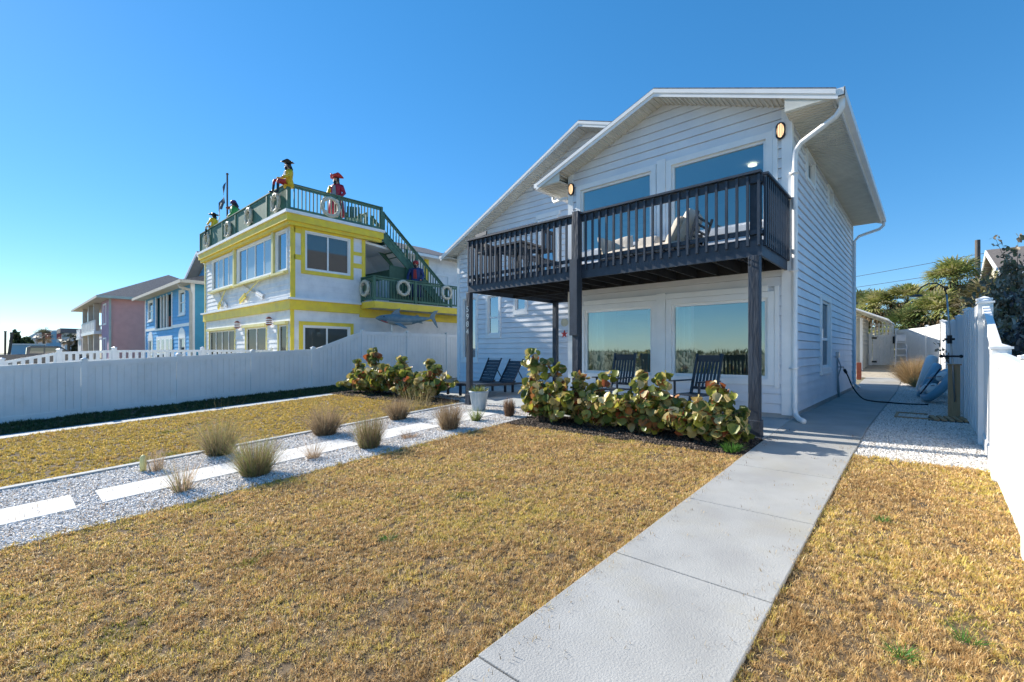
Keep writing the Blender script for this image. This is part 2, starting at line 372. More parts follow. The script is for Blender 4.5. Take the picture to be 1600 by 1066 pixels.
# ================================================================== GROUND
def gsheet(name, x0, x1, y0, y1, dz, m, nx=1, ny=None, kind='structure'):
    ys = [y0]+[y for y in (-3, 9, 18, 30) if y0 < y < y1]+[y1]
    mb = MB(); xs = [x0+(x1-x0)*i/nx for i in range(nx+1)]
    vs = [(x, y, g(y)+dz) for y in ys for x in xs]; w = nx+1
    mb.add(vs, [(j*w+i, j*w+i+1, (j+1)*w+i+1, (j+1)*w+i) for j in range(len(ys)-1) for i in range(nx)])
    return tag(mb.build(name, m), kind=kind)
gsheet('ground', -900, 500, -12, 900, -.03, 'sand')
mb = MB()   # dunes towards the sea, behind the camera
nx, ny = 60, 24; vs = []
for j in range(ny+1):
    y = -12-j*2.2; t = j/ny
    for i in range(nx+1):
        x = -160+i*5
        h = 1.75*math.exp(-((y+24)/6.5)**2)*(1+.35*noise.noise(Vector((x*.07, y*.1, 3))))
        vs.append((x, y, -.714+h-.02*max(0, -y-32)))
mb.add(vs, [(j*(nx+1)+i, j*(nx+1)+i+1, (j+1)*(nx+1)+i+1, (j+1)*(nx+1)+i) for j in range(ny) for i in range(nx)])
tag(mb.build('dune', 'dune', smooth=True), kind='structure')
mb = MB(); mb.quad((-900, -900, -1.2), (900, -900, -1.2), (900, -60, -1.2), (-900, -60, -1.2)); tag(mb.build('sea', 'sea'), kind='structure')
gsheet('lawn_soil', -5.93, -1.76, -1.5, 6.42, -.012, 'soil')
gsheet('lawn_soil', -.70, .56, -1.5, 7.2, -.012, 'soil')
gsheet('lawn_soil', -13.6, -8.55, -2.5, 7.6, -.012, 'soil')
gsheet('lawn_soil', -16.6, -14.15, -2.5, 11.0, -.012, 'soil')
gsheet('side_path', -14.15, -13.6, -2.5, 9.0, .0, 'conc2')
gsheet('gravel_bed', -8.45, -5.93, -2.5, 8.0, -.008, 'gravel')
gsheet('gravel_bed', -.70, .55, 7.2, 23.0, -.008, 'gravel')
gsheet('mulch_bed', -5.95, -1.76, 6.40, 7.45, .0, 'mulch')
gsheet('mulch_bed', -14.2, -9.0, 7.0, 8.5, .004, 'mulch')
gsheet('paver_path', -2.2, .2, 22.2, 30, .004, 'paverbr')
# concrete walkway slabs with joints
js = [-1.3, .27, 1.68, 3.12, 4.53, 5.95, 7.42]
mb = MB()
def slabstrip(mb, x0, x1, y0, y1, top=.02, th=.12):
    mb.hexa([(x0, y0, g(y0)-th), (x1, y0, g(y0)-th), (x1, y1, g(y1)-th), (x0, y1, g(y1)-th),
             (x0, y0, g(y0)+top), (x1, y0, g(y0)+top), (x1, y1, g(y1)+top), (x0, y1, g(y1)+top)])
for a, b in zip(js, js[1:]): slabstrip(mb, -1.76+.006*math.sin(a*7), -.70+.006*math.sin(a*5), a+.006, b-.006)
for a, b in zip([7.42, 9, 11.5, 14, 16.5, 18.0, 20, 22.2], [9, 11.5, 14, 16.5, 18.0, 20, 22.2]): slabstrip(mb, -1.76, -.70, a+.003, b-.003)
tag(mb.build('walkway', 'concrete', bevel=.006), kind='structure')
mb = MB(); slabstrip(mb, -6.3, -1.768, 7.47, 9.0, .018); slabstrip(mb, -6.3, -1.768, 9.0, 11.45, .018)
slabstrip(mb, -14.0, -6.306, 7.95, 9.0, .018); slabstrip(mb, -14.0, -6.306, 9.0, 11.55, .018)
tag(mb.build('patio', 'conc2'), kind='structure')
mb = MB(); slabstrip(mb, -8.57, -8.45, -2.5, 7.9, .03); 
tag(mb.build('path_edging', 'conc2'), kind='structure')
ends = [(-2.6, -1.15, 0), (-.92, .54, 0), (.75, 2.2, 0), (2.42, 3.87, 0), (4.06, 5.5, 0), (5.68, 7.1, 0)]
slab_lab = {1: 'white concrete stepping stone cut off by the left edge of the photo', 2: 'white stepping stone behind the sparse upright clump nearest the camera',
            3: 'white stepping stone between the green grass clump and the small dry clump', 4: 'white stepping stone with a low dead brown tuft beside it',
            5: 'white stepping stone farthest along the gravel path towards the planter'}
for i, (a, b, _) in enumerate(ends):
    if i == 0: continue
    mb = MB(); x0 = -7.4-.04*(i % 2)
    slabstrip(mb, x0, -6.75, a, b, .016, .05)
    tag(mb.build('stepping_stone', 'paver', bevel=.006), slab_lab[i], 'stepping stone', 'stepping stones along the gravel path')
# ================================================================== MAIN HOUSE
H = thing('beach_house', 'two-storey grey-blue lap-sided beach house with white trim, twin gables and a charcoal balcony', 'house', (-5, 13, 0))
YF, XR, XL, YB = 9.31, -1.8, -6.5, 18.2
zr = lambda x: 6.55-.382*abs(x+4.12)
PF = Pl((0, YF, 0), (1, 0, 0), (0, -1, 0))
PR = Pl((XR, 0, 0), (0, 1, 0), (1, 0, 0))
lowL, lowR = (-6.06, -4.36, .71, 2.18), (-3.94, -2.15, .71, 2.18)
upL, upR = (-6.17, -4.38, 3.57, 5.06), (-3.94, -2.18, 3.57, 5.06)
mb = MB()
siding(mb, PF, [(XL, .1), (XR, .1), (XR, zr(XR)-.12), (-4.12, 6.43), (XL, zr(XL)-.12)], [lowL, lowR, upL, upR], e=.175, off=.028)
sw = [(10.62, 11.42, 4.66, 5.12), (13.3, 13.92, 4.74, 5.14), (12.33, 13.55, .84, 2.38)]
siding(mb, PR, [(YF, .1), (YB, .1), (YB, 5.34), (YF, 5.34)], sw, e=.165, off=.03)
YL = 11.5; PL_ = Pl((0, YL, 0), (1, 0, 0), (0, -1, 0))
zl = lambda x: 7.80-.49*(-7.38-x) if x < -7.38 else 7.80-.37*(x+7.38)
lw = [(-12.8, -12.12, .96, 3.15), (-11.5, -10.98, 1.82, 3.15), (-10.2, -9.78, 2.58, 3.15), (-9.15, -8.55, 3.15, 5.3)]
siding(mb, PL_, [(-13.1, .1), (-4.3, .1), (-4.3, zl(-4.3)-.15), (-7.38, 7.65), (-13.1, zl(-13.1)-.15)], lw, e=.175, off=.028)
for X, y0, y1, zt in ((-13.1, YL, YB, 4.8), (XL, YF, YL, 5.5)):
    mb.quad((X, y0, .1), (X, y1, .1), (X, y1, zt), (X, y0, zt))
mb.quad((-13.1, YB, .1), (XR, YB, .1), (XR, YB, 6.9), (-13.1, YB, 4.8))
mb.build('wall', 'siding', H)
# foundation strip
mb = MB(); mb.box(XL, YF-.0, -.1, XR-.0, YF+.1, .1); mb.box(XR-.1, YF+.1, -.1, XR-.004, YB, .1); mb.box(-13.08, YL, -.1, XL, YL+.1, .1)
mb.build('foundation', 'conc2', H)
# corner boards and frieze
mb = MB()
mb.box(XR-.13, YF-.035, .08, XR+.035, YF+.0, 5.50); mb.box(XR, YF+.001, .08, XR+.034, YF+.11, 5.30); mb.cut()
mb.box(XL-.03, YF-.035, .08, XL+.11, YF, zr(XL)-.14); mb.cut()
mb.box(XR, YB-.12, .08, XR+.034, YB+.02, 5.30); mb.cut()
mb.box(-13.13, YL-.035, .08, -13.0, YL, 4.78)
each(mb, 'corner_board', 'trim', H)
# interior rooms
mb = MB()
for z0, z1 in ((.12, 2.55), (2.95, 5.25)):
    xa, xb, ya, yb = XL+.08, XR-.08, YF+.12, YF+3.9
    mb.quad((xa, yb, z0), (xb, yb, z0), (xb, yb, z1), (xa, yb, z1)); mb.quad((xa, ya, z0), (xa, yb, z0), (xa, yb, z1), (xa, ya, z1))
    mb.quad((xb, ya, z0), (xb, yb, z0), (xb, yb, z1), (xb, ya, z1)); mb.quad((xa, ya, z1), (xb, ya, z1), (xb, yb, z1), (xa, yb, z1))
    mb.quad((xa, ya, z0), (xb, ya, z0), (xb, yb, z0), (xa, yb, z0))
mb.box(-5.7, YF+3.84, .12, -4.9, YF+3.9, 2.15)
for a in (lw[0], lw[1], lw[2], lw[3]): mb.quad((a[0]-.3, YL+.5, a[2]-.3), (a[1]+.3, YL+.5, a[2]-.3), (a[1]+.3, YL+.5, a[3]+.3), (a[0]-.3, YL+.5, a[3]+.3))
mb.build('interior_wall', 'interior', H)
mb = MB()
for c in ((-3.1, YF+1.6, 2.5), (-4.9, YF+1.9, 2.5), (-3.9, YF+2.3, 2.5), (-2.8, YF+1.5, 5.2)): mb.lathe([(.09, 0), (.09, .02)], c, 14); mb.cut()
each(mb, 'ceiling_light', mat('warm_ceiling_light', (1, .85, .65), emit=.9), H)
mb = MB()   # curtains
for u0, u1, z0, z1 in ((-6.05, -5.72, .5, 2.4), (-3.92, -3.66, .5, 2.4), (-2.34, -2.15, .5, 2.4), (-4.6, -4.38, .5, 2.4)):
    n = 24; pts = [(u0+(u1-u0)*i/n, YF+.28+.03*math.sin(i*1.9)) for i in range(n+1)]
    for p, q in zip(pts, pts[1:]): mb.quad((p[0], p[1], z0), (q[0], q[1], z0), (q[0], q[1], z1), (p[0], p[1], z1))
    mb.cut()
each(mb, 'curtain', 'curtain', H)
for w_ in (lowL, lowR): window(H, PF, *w_, cas=.11, fr=.055, glass='glass', sill=0)
for w_ in (upL, upR): window(H, PF, *w_, cas=.11, fr=.05, glass='glass')
mb = MB()   # broad casing: mullion panels and outer bands beside the picture windows
for z0, z1 in ((.52, 2.42), (3.40, 5.22)):
    PF.box(mb, -4.245, -4.055, z0, z1, 0, .065)
PF.box(mb, -6.28, -6.175, .58, 2.36, 0, .028); PF.box(mb, -6.06, -2.15, 2.295, 2.40, 0, .055); PF.box(mb, -2.035, -1.97, .56, 2.38, 0, .058)
PF.box(mb, -2.065, -1.99, 3.44, 5.2, 0, .058); PF.box(mb, -6.28, -6.29, 3.44, 5.2, 0, .034)
mb.build('window_surround', 'trim', H)
window(H, PR, *sw[0], cas=.07, fr=.035, glass='dglass', mulls=(11.02,)); window(H, PR, *sw[1], cas=.07, fr=.035, glass='dglass', mulls=(13.6,))
w3 = window(H, PR, *sw[2], cas=.11, fr=.05, glass='dglass', bars=(1.5,), sill=.06)
for i_, a in enumerate(lw): window(H, PL_, *a, cas=.10, fr=.045, glass='dglass', bars=(2.4,) if i_ == 1 else (), sill=.05 if i_ != 3 else 0)
mb = MB(); PL_.box(mb, -9.32, -8.38, 5.42, 5.56, 0, .05); mb.build('window_head', 'trim', H)
# roofs
def gable_roof(par, ridge_x, ridge_z, xl, xr, zfl, zfr, y0, y1, th=.15, mat_='shingle', name='roof', fm='trim', soff='soffit', bands=2):
    mb = MB()
    for xa, za in ((xl, zfl), (xr, zfr)):
        s_ = [(xa, y0, za), (ridge_x, y0, ridge_z), (ridge_x, y1, ridge_z), (xa, y1, za)]
        mb.prism([Vector(p)+Vector((0, 0, -.03)) for p in s_], (0, 0, .03))
    rf = mb.build(name, mat_, par)
    mb = MB()
    for xa, za in ((xl, zfl), (xr, zfr)):
        sg = 1 if xa > ridge_x else -1
        for k in range(bands):   # rake boards, stepped, front and back
            d0, d1 = -.036-.075*k*(th/.15), -.036-.075*(k+1)*(th/.15); o = .03-.022*k
            for yy, dy in ((y0-o, o), (y1, o)):
                mb.prism([(xa, yy, za+d0), (ridge_x, yy, ridge_z+d0), (ridge_x, yy, ridge_z+d1), (xa, yy, za+d1)], (0, dy-.001, 0))
        mb.box(xa, y0-.008, za-.036-th, xa+sg*.025, y1+.03, za-.034)
    mb.build('fascia', fm, par)
    mb = MB()
    for xa, za in ((xl, zfl), (xr, zfr)):
        mb.prism([(xa, y0+.002, za-.036-th*.8), (ridge_x, y0+.002, ridge_z-.036-th*.8), (ridge_x, y1, ridge_z-.036-th*.8), (xa, y1, za-.036-th*.8)], (0, 0, .05))
        # vented soffit ribs (rake)
        L_ = abs(ridge_x-xa); n = int(L_/.09)
        for i in range(n):
            t = (i+.5)/n; x = xa+(ridge_x-xa)*t; z = za+(ridge_z-za)*t-.036-th*.8
            mb.box(x-.010, y0+.01, z-.024, x+.010, y0+.55, z+.0)
    mb.build('soffit', soff, par)
    return rf
gable_roof(H, -4.12, 6.55, -7.16, -1.08, zr(-7.16), zr(-1.08), 8.85, 18.4)
gable_roof(H, -7.38, 7.80, -13.52, -4.32, zl(-13.52), zl(-4.32), 11.0, 18.4)
mb = MB()   # ribbed eave soffits, level
for xa, xb, y0, y1, z in ((XR, -1.09, 8.86, 18.39, 5.25), (-7.15, XL, 8.86, 11.4, 5.25), (-13.5, -13.1, 11.0, 18.3, 4.66)):
    mb.box(xa, y0, z, xb, y1, z+.02)
    n = int((y1-y0)/.10)
    for i in range(n): mb.box(xa+.005, y0+.1*i+.02, z-.016, xb-.005, y0+.1*i+.04, z+.001)
    mb.cut()
each(mb, 'eave_soffit', 'soffit', H)
mb = MB(); mb.prism([(XR, 8.87, 5.26), (-1.1, 8.87, 5.26), (XR, 8.87, 5.49)], (0, .02, 0)); mb.cut(); mb.prism([(XL, 8.87, 5.26), (-7.14, 8.87, 5.26), (XL, 8.87, 5.49)], (0, .02, 0)); mb.cut(); each(mb, 'cornice_return', 'soffit', H)
def gutter(par, p, q, side):
    mb = MB(); p = Vector(p); q = Vector(q); n = Vector(side)
    for a, b, c_, d_ in ((0, .0, .012, .12), (.012, -.0, .10, .012), (.10, .0, .112, .13)):
        mb.hexa([p+n*a+Vector((0, 0, b)), p+n*c_+Vector((0, 0, b)), q+n*c_+Vector((0, 0, b)), q+n*a+Vector((0, 0, b)),
                 p+n*a+Vector((0, 0, b+d_)), p+n*c_+Vector((0, 0, b+d_)), q+n*c_+Vector((0, 0, b+d_)), q+n*a+Vector((0, 0, b+d_))])
    d = (q-p).normalized()*.012
    for s_ in (p, q-d):
        mb.hexa([s_, s_+n*.112, s_+n*.112+d, s_+d, s_+Vector((0, 0, .125)), s_+n*.112+Vector((0, 0, .125)), s_+n*.112+d+Vector((0, 0, .125)), s_+d+Vector((0, 0, .125))])
    mb.build('gutter', 'trim', par)
gutter(H, (-1.075, 8.85, 5.235), (-1.075, 18.4, 5.235), (1, 0, 0))
gutter(H, (-7.165, 8.85, 5.235), (-7.165, 11.0, 5.235), (-1, 0, 0))
gutter(H, (-13.525, 11.0, 4.66), (-13.525, 18.4, 4.66), (-1, 0, 0))
def sq_tube(mb, pts, w=.075, h=.055):
    for a, b in zip(pts, pts[1:]):
        d = (Vector(b)-Vector(a)).normalized()*.012; mb.bar(Vector(a)-d, Vector(b)+d, w, h)
mb = MB(); mb.tube([(-1.02, 8.97, 5.24), (-1.02, 8.98, 5.10), (-1.10, 9.02, 5.0), (-1.62, 9.22, 4.80), (-1.71, 9.26, 4.70), (-1.725, 9.27, 4.55), (-1.725, 9.27, .22), (-1.70, 9.22, .10), (-1.62, 9.06, .055), (-1.52, 8.88, .05)], [.045]*10, 8)
for z in (4.3, 2.6, .9): mb.box(-1.80, 9.215, z, -1.665, 9.32, z+.03)
mb.build('downspout', 'trim', H, smooth=True)
mb = MB(); mb.tube([(-1.02, 18.3, 5.24), (-1.02, 18.3, 5.12), (-1.12, 18.3, 5.02), (-1.62, 18.18, 4.86), (-1.73, 18.1, 4.7), (-1.73, 18.1, .2), (-1.6, 18.1, .06)], .042, 8); mb.build('downspout', 'siding', H, smooth=True)
mb = MB(); mb.tube([(-7.22, 9.6, 5.24), (-7.22, 9.6, 5.14), (-7.15, 9.55, 5.06), (-6.75, 9.4, 5.02), (-6.56, 9.27, 4.95)], .04, 8); mb.build('downspout', 'trim', H, smooth=True)
# wall lights
for x, z in ((-6.42, 5.14), (-1.94, 5.12)):
    mb = MB(); prof = []
    n = 24; pts = [(x+.075*math.cos(a)*(1), z+(.07 if math.sin(a) > 0 else -.07)+.075*math.sin(a)) for a in [2*math.pi*i/n for i in range(n)]]
    PF.poly(mb, [(a, b) for a, b in pts], 0.036, .075)
    for t in (-.035, 0, .035): mb.bar((x+t, YF-.115, z-.12), (x+t, YF-.115, z+.12), .006, .006)
    wl = mb.build('wall_light', 'black', H)
    mb = MB(); mb.ell((x, YF-.075, z), (.058, .035, .125)); mb.build('lamp_glass', 'lampglass', wl, smooth=True)
# wall faucet and pipes on the right wall
mb = MB(); PR.box(mb, 14.52, 14.66, 1.05, 1.2, .02, .09); mb.tube([(-1.75, 14.6, 1.05), (-1.75, 14.6, .2), (-1.72, 14.68, .02)], .02, 6); mb.tube([(-1.75, 14.75, 1.0), (-1.70, 14.8, .8), (-1.76, 14.8, .55), (-1.74, 14.85, .05)], .014, 6)
mb.tube([(-1.79, 14.9, .8), (-1.66, 14.9, .8), (-1.64, 14.9, .74)], .018, 6)
mb.build('wall_faucet', 'chrome', H)
# ------------------------------------------------------------------ balcony (parts of the house)
DX0, DX1, DY0 = -8.30, -1.84, 7.6; zj, zd = 2.64, 2.92
mb = MB()   # deck boards run along X
y = DY0+.04; k = 0
while y < YF-.05: mb.box(DX0+.04, y, 2.885, DX1-.04, y+.132, 2.92); y += .14
while y < 10.9: mb.box(DX0+.04, y, 2.885, XL-.05, y+.132, 2.92); y += .14
BD = mb.build('balcony_deck', 'char', H)
mb = MB()
mb.box(DX0, DY0, zj, DX1, DY0+.04, 2.88); mb.box(DX0, DY0+.041, zj, DX0+.04, 10.95, 2.88); mb.box(DX1-.04, DY0+.041, zj, DX1, YF-.03, 2.88)
mb.box(DX0+.041, 10.91, zj, XL-.04, 10.95, 2.88)
mb.build('rim_joist', 'char', BD)
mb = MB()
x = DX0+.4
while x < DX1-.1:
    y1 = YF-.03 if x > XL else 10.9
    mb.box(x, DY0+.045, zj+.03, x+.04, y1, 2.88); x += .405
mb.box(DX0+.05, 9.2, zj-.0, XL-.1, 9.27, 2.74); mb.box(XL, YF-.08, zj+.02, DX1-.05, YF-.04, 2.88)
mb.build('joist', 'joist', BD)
mb = MB(); sp = .152
def rail(mb, a, b, nrm, z0=2.80, z1=3.86, sp=.152, cap=True, w=.036):
    a = Vector(a); b = Vector(b); n = Vector(nrm); L_ = (b-a).length; d = (b-a)/L_
    k = int(L_/sp)
    for i in range(k+1):
        p = a+d*(L_-k*sp)/2+d*sp*i+n*(w/2+.002)+Vector((0, 0, 0)); mb.bar(p+Vector((0, 0, z0+.02*0)), p+Vector((0, 0, z1)), w, w, up=n)
    mb.bar(a-n*.02+Vector((0, 0, 3.81)), b-n*.02+Vector((0, 0, 3.81)), .036, .12)
    mb.bar(a-n*.02+Vector((0, 0, 3.01)), b-n*.02+Vector((0, 0, 3.01)), .034, .07)
    if cap: mb.bar(a+Vector((0, 0, 3.895)), b+Vector((0, 0, 3.895)), .13, .035)
rail(mb, (DX0+.0, DY0, 0), (DX1, DY0, 0), (0, -1, 0))
rail(mb, (DX1, DY0+.10, 0), (DX1, YF-.04, 0), (1, 0, 0), sp=.12)
rail(mb, (DX0, DY0+.1, 0), (DX0, 11.4, 0), (-1, 0, 0))
mb.build('balcony_railing', 'char', BD)
def post(x, y, z0, z1, w=.15, base=True, name='post', mm='charpost'):
    mb = MB(); mb.box(x-w/2, y-w/2, z0, x+w/2, y+w/2, z1)
    if base:
        mb.box(x-.12, y-.12, z0, x+.12, y+.12, z0+.02); mb.box(x-w/2-.02, y-w/2-.02, z0, x+w/2+.02, y+w/2+.02, z0+.26)
    return mb.build(name, mm, H, bevel=.006)
pr = post(DX1-.09, DY0-.02, g(7.6), 2.64)
mb = MB(); mb.box(DX1-.18, DY0+.05, 2.9, DX1-.04, DY0+.18, 3.87); mb.build('rail_post', 'char', H)
pm = post(-5.10, DY0-.05, g(7.6), 3.94, .14)
mb = MB(); mb.box(-5.20, DY0-.165, 1.52, -5.03, DY0-.122, 3.0); mb.build('post_bracket', 'char', pm)
pl = post(DX0+.02, DY0+.03, g(7.6), 2.64, .12); post(-8.08, 10.85, .02, 2.64, .13, False)
mb = MB()
for z in (2.5, 2.58): mb.tube([(DX1-.14, DY0-.10, z), (DX1-.14, DY0-.125, z)], .014, 8); mb.cut()
each(mb, 'bolt', 'black', pr)
def text(s, size, p, rot, m, par, name='sign_text', ex=.004, align='CENTER', sp=1, vertical=0):
    obs = []
    cu = bpy.data.curves.new(name, 'FONT'); cu.body = s; cu.size = size; cu.extrude = ex; cu.align_x = align; cu.space_line = sp
    o = bpy.data.objects.new(name, cu); COL.objects.link(o); dg = bpy.context.evaluated_depsgraph_get()
    me = bpy.data.meshes.new_from_object(o.evaluated_get(dg)); bpy.data.objects.remove(o)
    me.materials.clear(); me.materials.append(M[m])
    o = bpy.data.objects.new(name, me); COL.objects.link(o)
    mt = Matrix.Translation(Vector(p)) @ rot
    if par: o.parent = par; mt = Matrix.Translation(-ORG[par.name]) @ mt
    o.matrix_local = mt
    ORG[o.name] = ORG[par.name] if par else Vector(p)
    return o
text('5\n9\n8\n4', .19, (DX0+.02, DY0-.034, 2.17), Matrix.Rotation(R(90), 4, 'X'), 'chrome', pl, 'house_number', sp=.95)
# decorations on the corner board: shell plaque and red starfish
mb = MB(); mb.lathe([(.002, 0), (.10, .0), (.10, .02), (.002, .03)], (0, 0, 0), 20); mb.v = [(-6.62+x, YF-.05-z, 1.92+y) for x, y, z in mb.v]
tag(mb.build('shell_plaque', 'ring'), 'round cream shell plaque hung on the house corner under the balcony', 'wall decoration')
mb = MB(); pts = []
for i in range(10):
    a = math.pi/2+i*math.pi/5; r = .10 if i % 2 == 0 else .04; pts.append((-6.62+r*math.cos(a), 1.64+r*math.sin(a)))
mb.prism([(u, YF-.05, z) for u, z in pts], (0, -.02, 0)); tag(mb.build('starfish_ornament', 'redp'), 'red starfish ornament hung below the round cream plaque', 'wall decoration')
# ================================================================== FENCES
def fence(name, label, runs, boards=.15, pw=.125, mats=('vinyl',), cap=True, style='tg', th=.036):
    """runs: list of ((x,y,zbot,ztop), (x,y,zbot,ztop)); a post stands at each run start and the last end"""
    F = thing(name, label, 'fence', (runs[0][0][0], runs[0][0][1], runs[0][0][2]))
    pts = []
    for a, b in runs:
        A = Vector(a[:2]).to_3d(); B = Vector(b[:2]).to_3d(); d = (B-A); L_ = d.length; d /= L_; nrm = Vector((-d.y, d.x, 0))
        mb = MB(); n = max(1, round((L_-pw)/boards)); w = (L_-pw)/n
        zb = lambda t: a[2]+(b[2]-a[2])*t; zt = lambda t: a[3]+(b[3]-a[3])*t
        for i in range(n):
            s0 = pw/2+w*i+.005; s1 = pw/2+w*(i+1)-.005; t0, t1 = s0/L_, s1/L_
            if style == 'tg':
                o0, o1 = nrm*(-th/2), nrm*(th/2); tz = -.03
            else:
                sd_ = 1 if i % 2 else -1; o0, o1 = nrm*(sd_*.035-.012), nrm*(sd_*.035+.012); s0 -= .02; s1 += .02; tz = .0 if i % 2 else .0
            p = A+d*s0; q = A+d*s1
            mb.hexa([p+o0+Vector((0, 0, zb(t0)+.05)), q+o0+Vector((0, 0, zb(t1)+.05)), q+o1+Vector((0, 0, zb(t1)+.05)), p+o1+Vector((0, 0, zb(t0)+.05)),
                     p+o0+Vector((0, 0, zt(t0)+tz)), q+o0+Vector((0, 0, zt(t1)+tz)), q+o1+Vector((0, 0, zt(t1)+tz)), p+o1+Vector((0, 0, zt(t0)+tz))])
        if style == 'tg':
            for (za, zc, hh, ww) in ((a[2]+.05, b[2]+.05, .16, .066), (a[3]-.07, b[3]-.07, .14, .066)):
                mb.bar(A+d*pw/2+Vector((0, 0, za)), B-d*pw/2+Vector((0, 0, zc)), ww, hh)
            mb.bar(A+d*pw/2+Vector((0, 0, (a[2]+a[3])/2)), B-d*pw/2+Vector((0, 0, (b[2]+b[3])/2)), .004, abs(a[3]-a[2])-.2)
        else:
            for f in (.12, .5, .9):
                mb.bar(A+d*pw/2+Vector((0, 0, a[2]+(a[3]-a[2])*f)), B-d*pw/2+Vector((0, 0, b[2]+(b[3]-b[2])*f)), .04, .08)
        mb.build('fence_panel', mats[0], F)
        pts += [(a, b)]
    used = set()
    for a, b in pts:
        for c in (a, b):
            key = (round(c[0], 2), round(c[1], 2))
            if key in used: continue
            used.add(key)
            zt_ = max([q[3] for ab in pts for q in ab if (round(q[0], 2), round(q[1], 2)) == key])+.04
            mb = MB(); mb.box(c[0]-pw/2, c[1]-pw/2, c[2]-.05, c[0]+pw/2, c[1]+pw/2, zt_)
            if cap:
                mb.box(c[0]-pw/2-.015, c[1]-pw/2-.015, zt_, c[0]+pw/2+.015, c[1]+pw/2+.015, zt_+.025)
                mb.add([(c[0]-pw/2, c[1]-pw/2, zt_+.025), (c[0]+pw/2, c[1]-pw/2, zt_+.025), (c[0]+pw/2, c[1]+pw/2, zt_+.025), (c[0]-pw/2, c[1]+pw/2, zt_+.025), (c[0], c[1], zt_+.06)], [(0, 1, 4), (1, 2, 4), (2, 3, 4), (3, 0, 4)])
            mb.build('fence_post', mats[0], F)
    return F
ys = [-2.65, -.6, 1.45, 3.5, 5.5, 7.5, 9.45, 11.55, 13.7, 16]
zt_ = lambda y: g(y)+1.385 if y < 7.6 else 2.0
fence('privacy_fence', 'long shaded white vinyl privacy fence along the left side of the yard',
      [((-16.4, a, g(a)+.02, zt_(a)), (-16.4, b, g(b)+.02, zt_(b))) for a, b in zip(ys, ys[1:])])
fence('privacy_fence', 'sunlit low white vinyl fence at the right edge stepping up to a tall post',
      [((.56, 0.6, g(.6)+.02, g(.6)+1.35), (.56, 2.7, g(2.7)+.02, g(2.7)+1.35)), ((.56, 2.7, g(2.7)+.02, g(2.7)+1.35), (.56, 4.8, g(4.8)+.02, g(4.8)+1.35)),
       ((.56, 4.8, g(4.8)+.02, g(4.8)+1.33), (.56, 6.93, g(6.9)+.02, 1.19)), ((.56, 6.93, g(6.9)+.02, 1.19), (.56, 8.7, 0.0, 1.80))], pw=.14)
fence('board_fence', 'tall white shadow-box board fence beside the shaded gravel strip on the right',
      [((.56-.025*k, 8.84+2.58*k, g(8.84+2.58*k), 1.86+g(8.84+2.58*k)+.03*k), (.56-.025*(k+1), 8.84+2.58*(k+1), g(8.84+2.58*(k+1)), 1.86+g(8.84+2.58*(k+1))+.03*(k+1))) for k in range(6)],
      mats=('vinylw',), style='sb', boards=.21)
fence('corner_fence', 'sunlit white panel fence closing the far end of the side yard beside the gate',
      [((.41, 24.32, .31, 2.30), (-.03, 27.0, .45, 2.28)), ((-.03, 27.0, .45, 2.28), (-1.12, 28.8, .54, 2.24))], mats=('vinyl',))
# neighbour's fence with open top slats
F = thing('slatted_fence', 'white vinyl fence with open slatted top behind the low left privacy fence', 'fence', (-20, 0, -.5))
pp = [(-2.0, .82), (1.2, 1.2), (2.5, 1.26), (5.0, 1.28), (7.4, 1.28)]
for (a, za), (b, zb_) in zip([(-4, .6), (0, .92)]+pp[1:], [(0, .92)]+pp[1:]):
    mb = MB(); n = max(2, int((b-a)/.16))
    mb.bar((-20, a, za-.04), (-20, b, zb_-.04), .05, .08); mb.bar((-20, a, za-.32), (-20, b, zb_-.32), .05, .08)
    for i in range(n):
        t = (i+.5)/n; y = a+(b-a)*t; z = za+(zb_-za)*t; mb.box(-20.015, y-.045, z-.36, -19.985, y+.045, z-.04)
    mb.hexa([(-20.02, a, -.5), (-19.98, a, -.5), (-19.98, b, -.5), (-20.02, b, -.5), (-20.02, a, za-.34), (-19.98, a, za-.34), (-19.98, b, zb_-.34), (-20.02, b, zb_-.34)])
    mb.build('slatted_panel', 'vinyl', F)
for y, z in [(-4, .6), (0, .92)]+pp[1:]:
    mb = MB(); mb.box(-20.065, y-.06, -.5, -19.935, y+.06, z+.06); mb.lathe([(.085, 0), (.085, .02), (.0, .06)], (-20, y, z+.06), 4); mb.build('fence_post', 'vinyl', F)
# ================================================================== YELLOW-TRIMMED NAUTICAL HOUSE
Yh = thing('nautical_house', 'white house with bright yellow trim, a green-railed roof deck and outdoor stairs', 'house', (-24, 11, -.1))
x0, x1, y0, y1 = -29.8, -18.5, 7.6, 10.75
PFy = Pl((0, y0, 0), (1, 0, 0), (0, -1, 0)); PRy = Pl((x1, 0, 0), (0, 1, 0), (1, 0, 0))
fu = [(-28.45, -25.19, 4.50, 6.02), (-24.47, -20.29, 4.50, 6.02), (-19.89, -18.87, 4.50, 6.02)]
fl = [(-29.0, -24.95, .9, 2.28), (-23.44, -20.98, .5, 2.28), (-19.69, -18.87, .9, 2.28)]
su = [(8.17, 10.01, 4.52, 6.0)]; s_l = [(8.09, 10.01, .95, 2.22)]
mb = MB()
siding(mb, PFy, [(x0, -.1), (x1, -.1), (x1, 6.3), (x0, 6.3)], fu+fl, e=.21, off=.025)
siding(mb, PRy, [(y0, -.1), (y1, -.1), (y1, 6.3), (y0, 6.3)], su+s_l, e=.21, off=.012)
siding(mb, PRy, [(y1, -.1), (19, -.1), (19, 3.2), (y1, 3.2)], (), e=.21, off=.012)
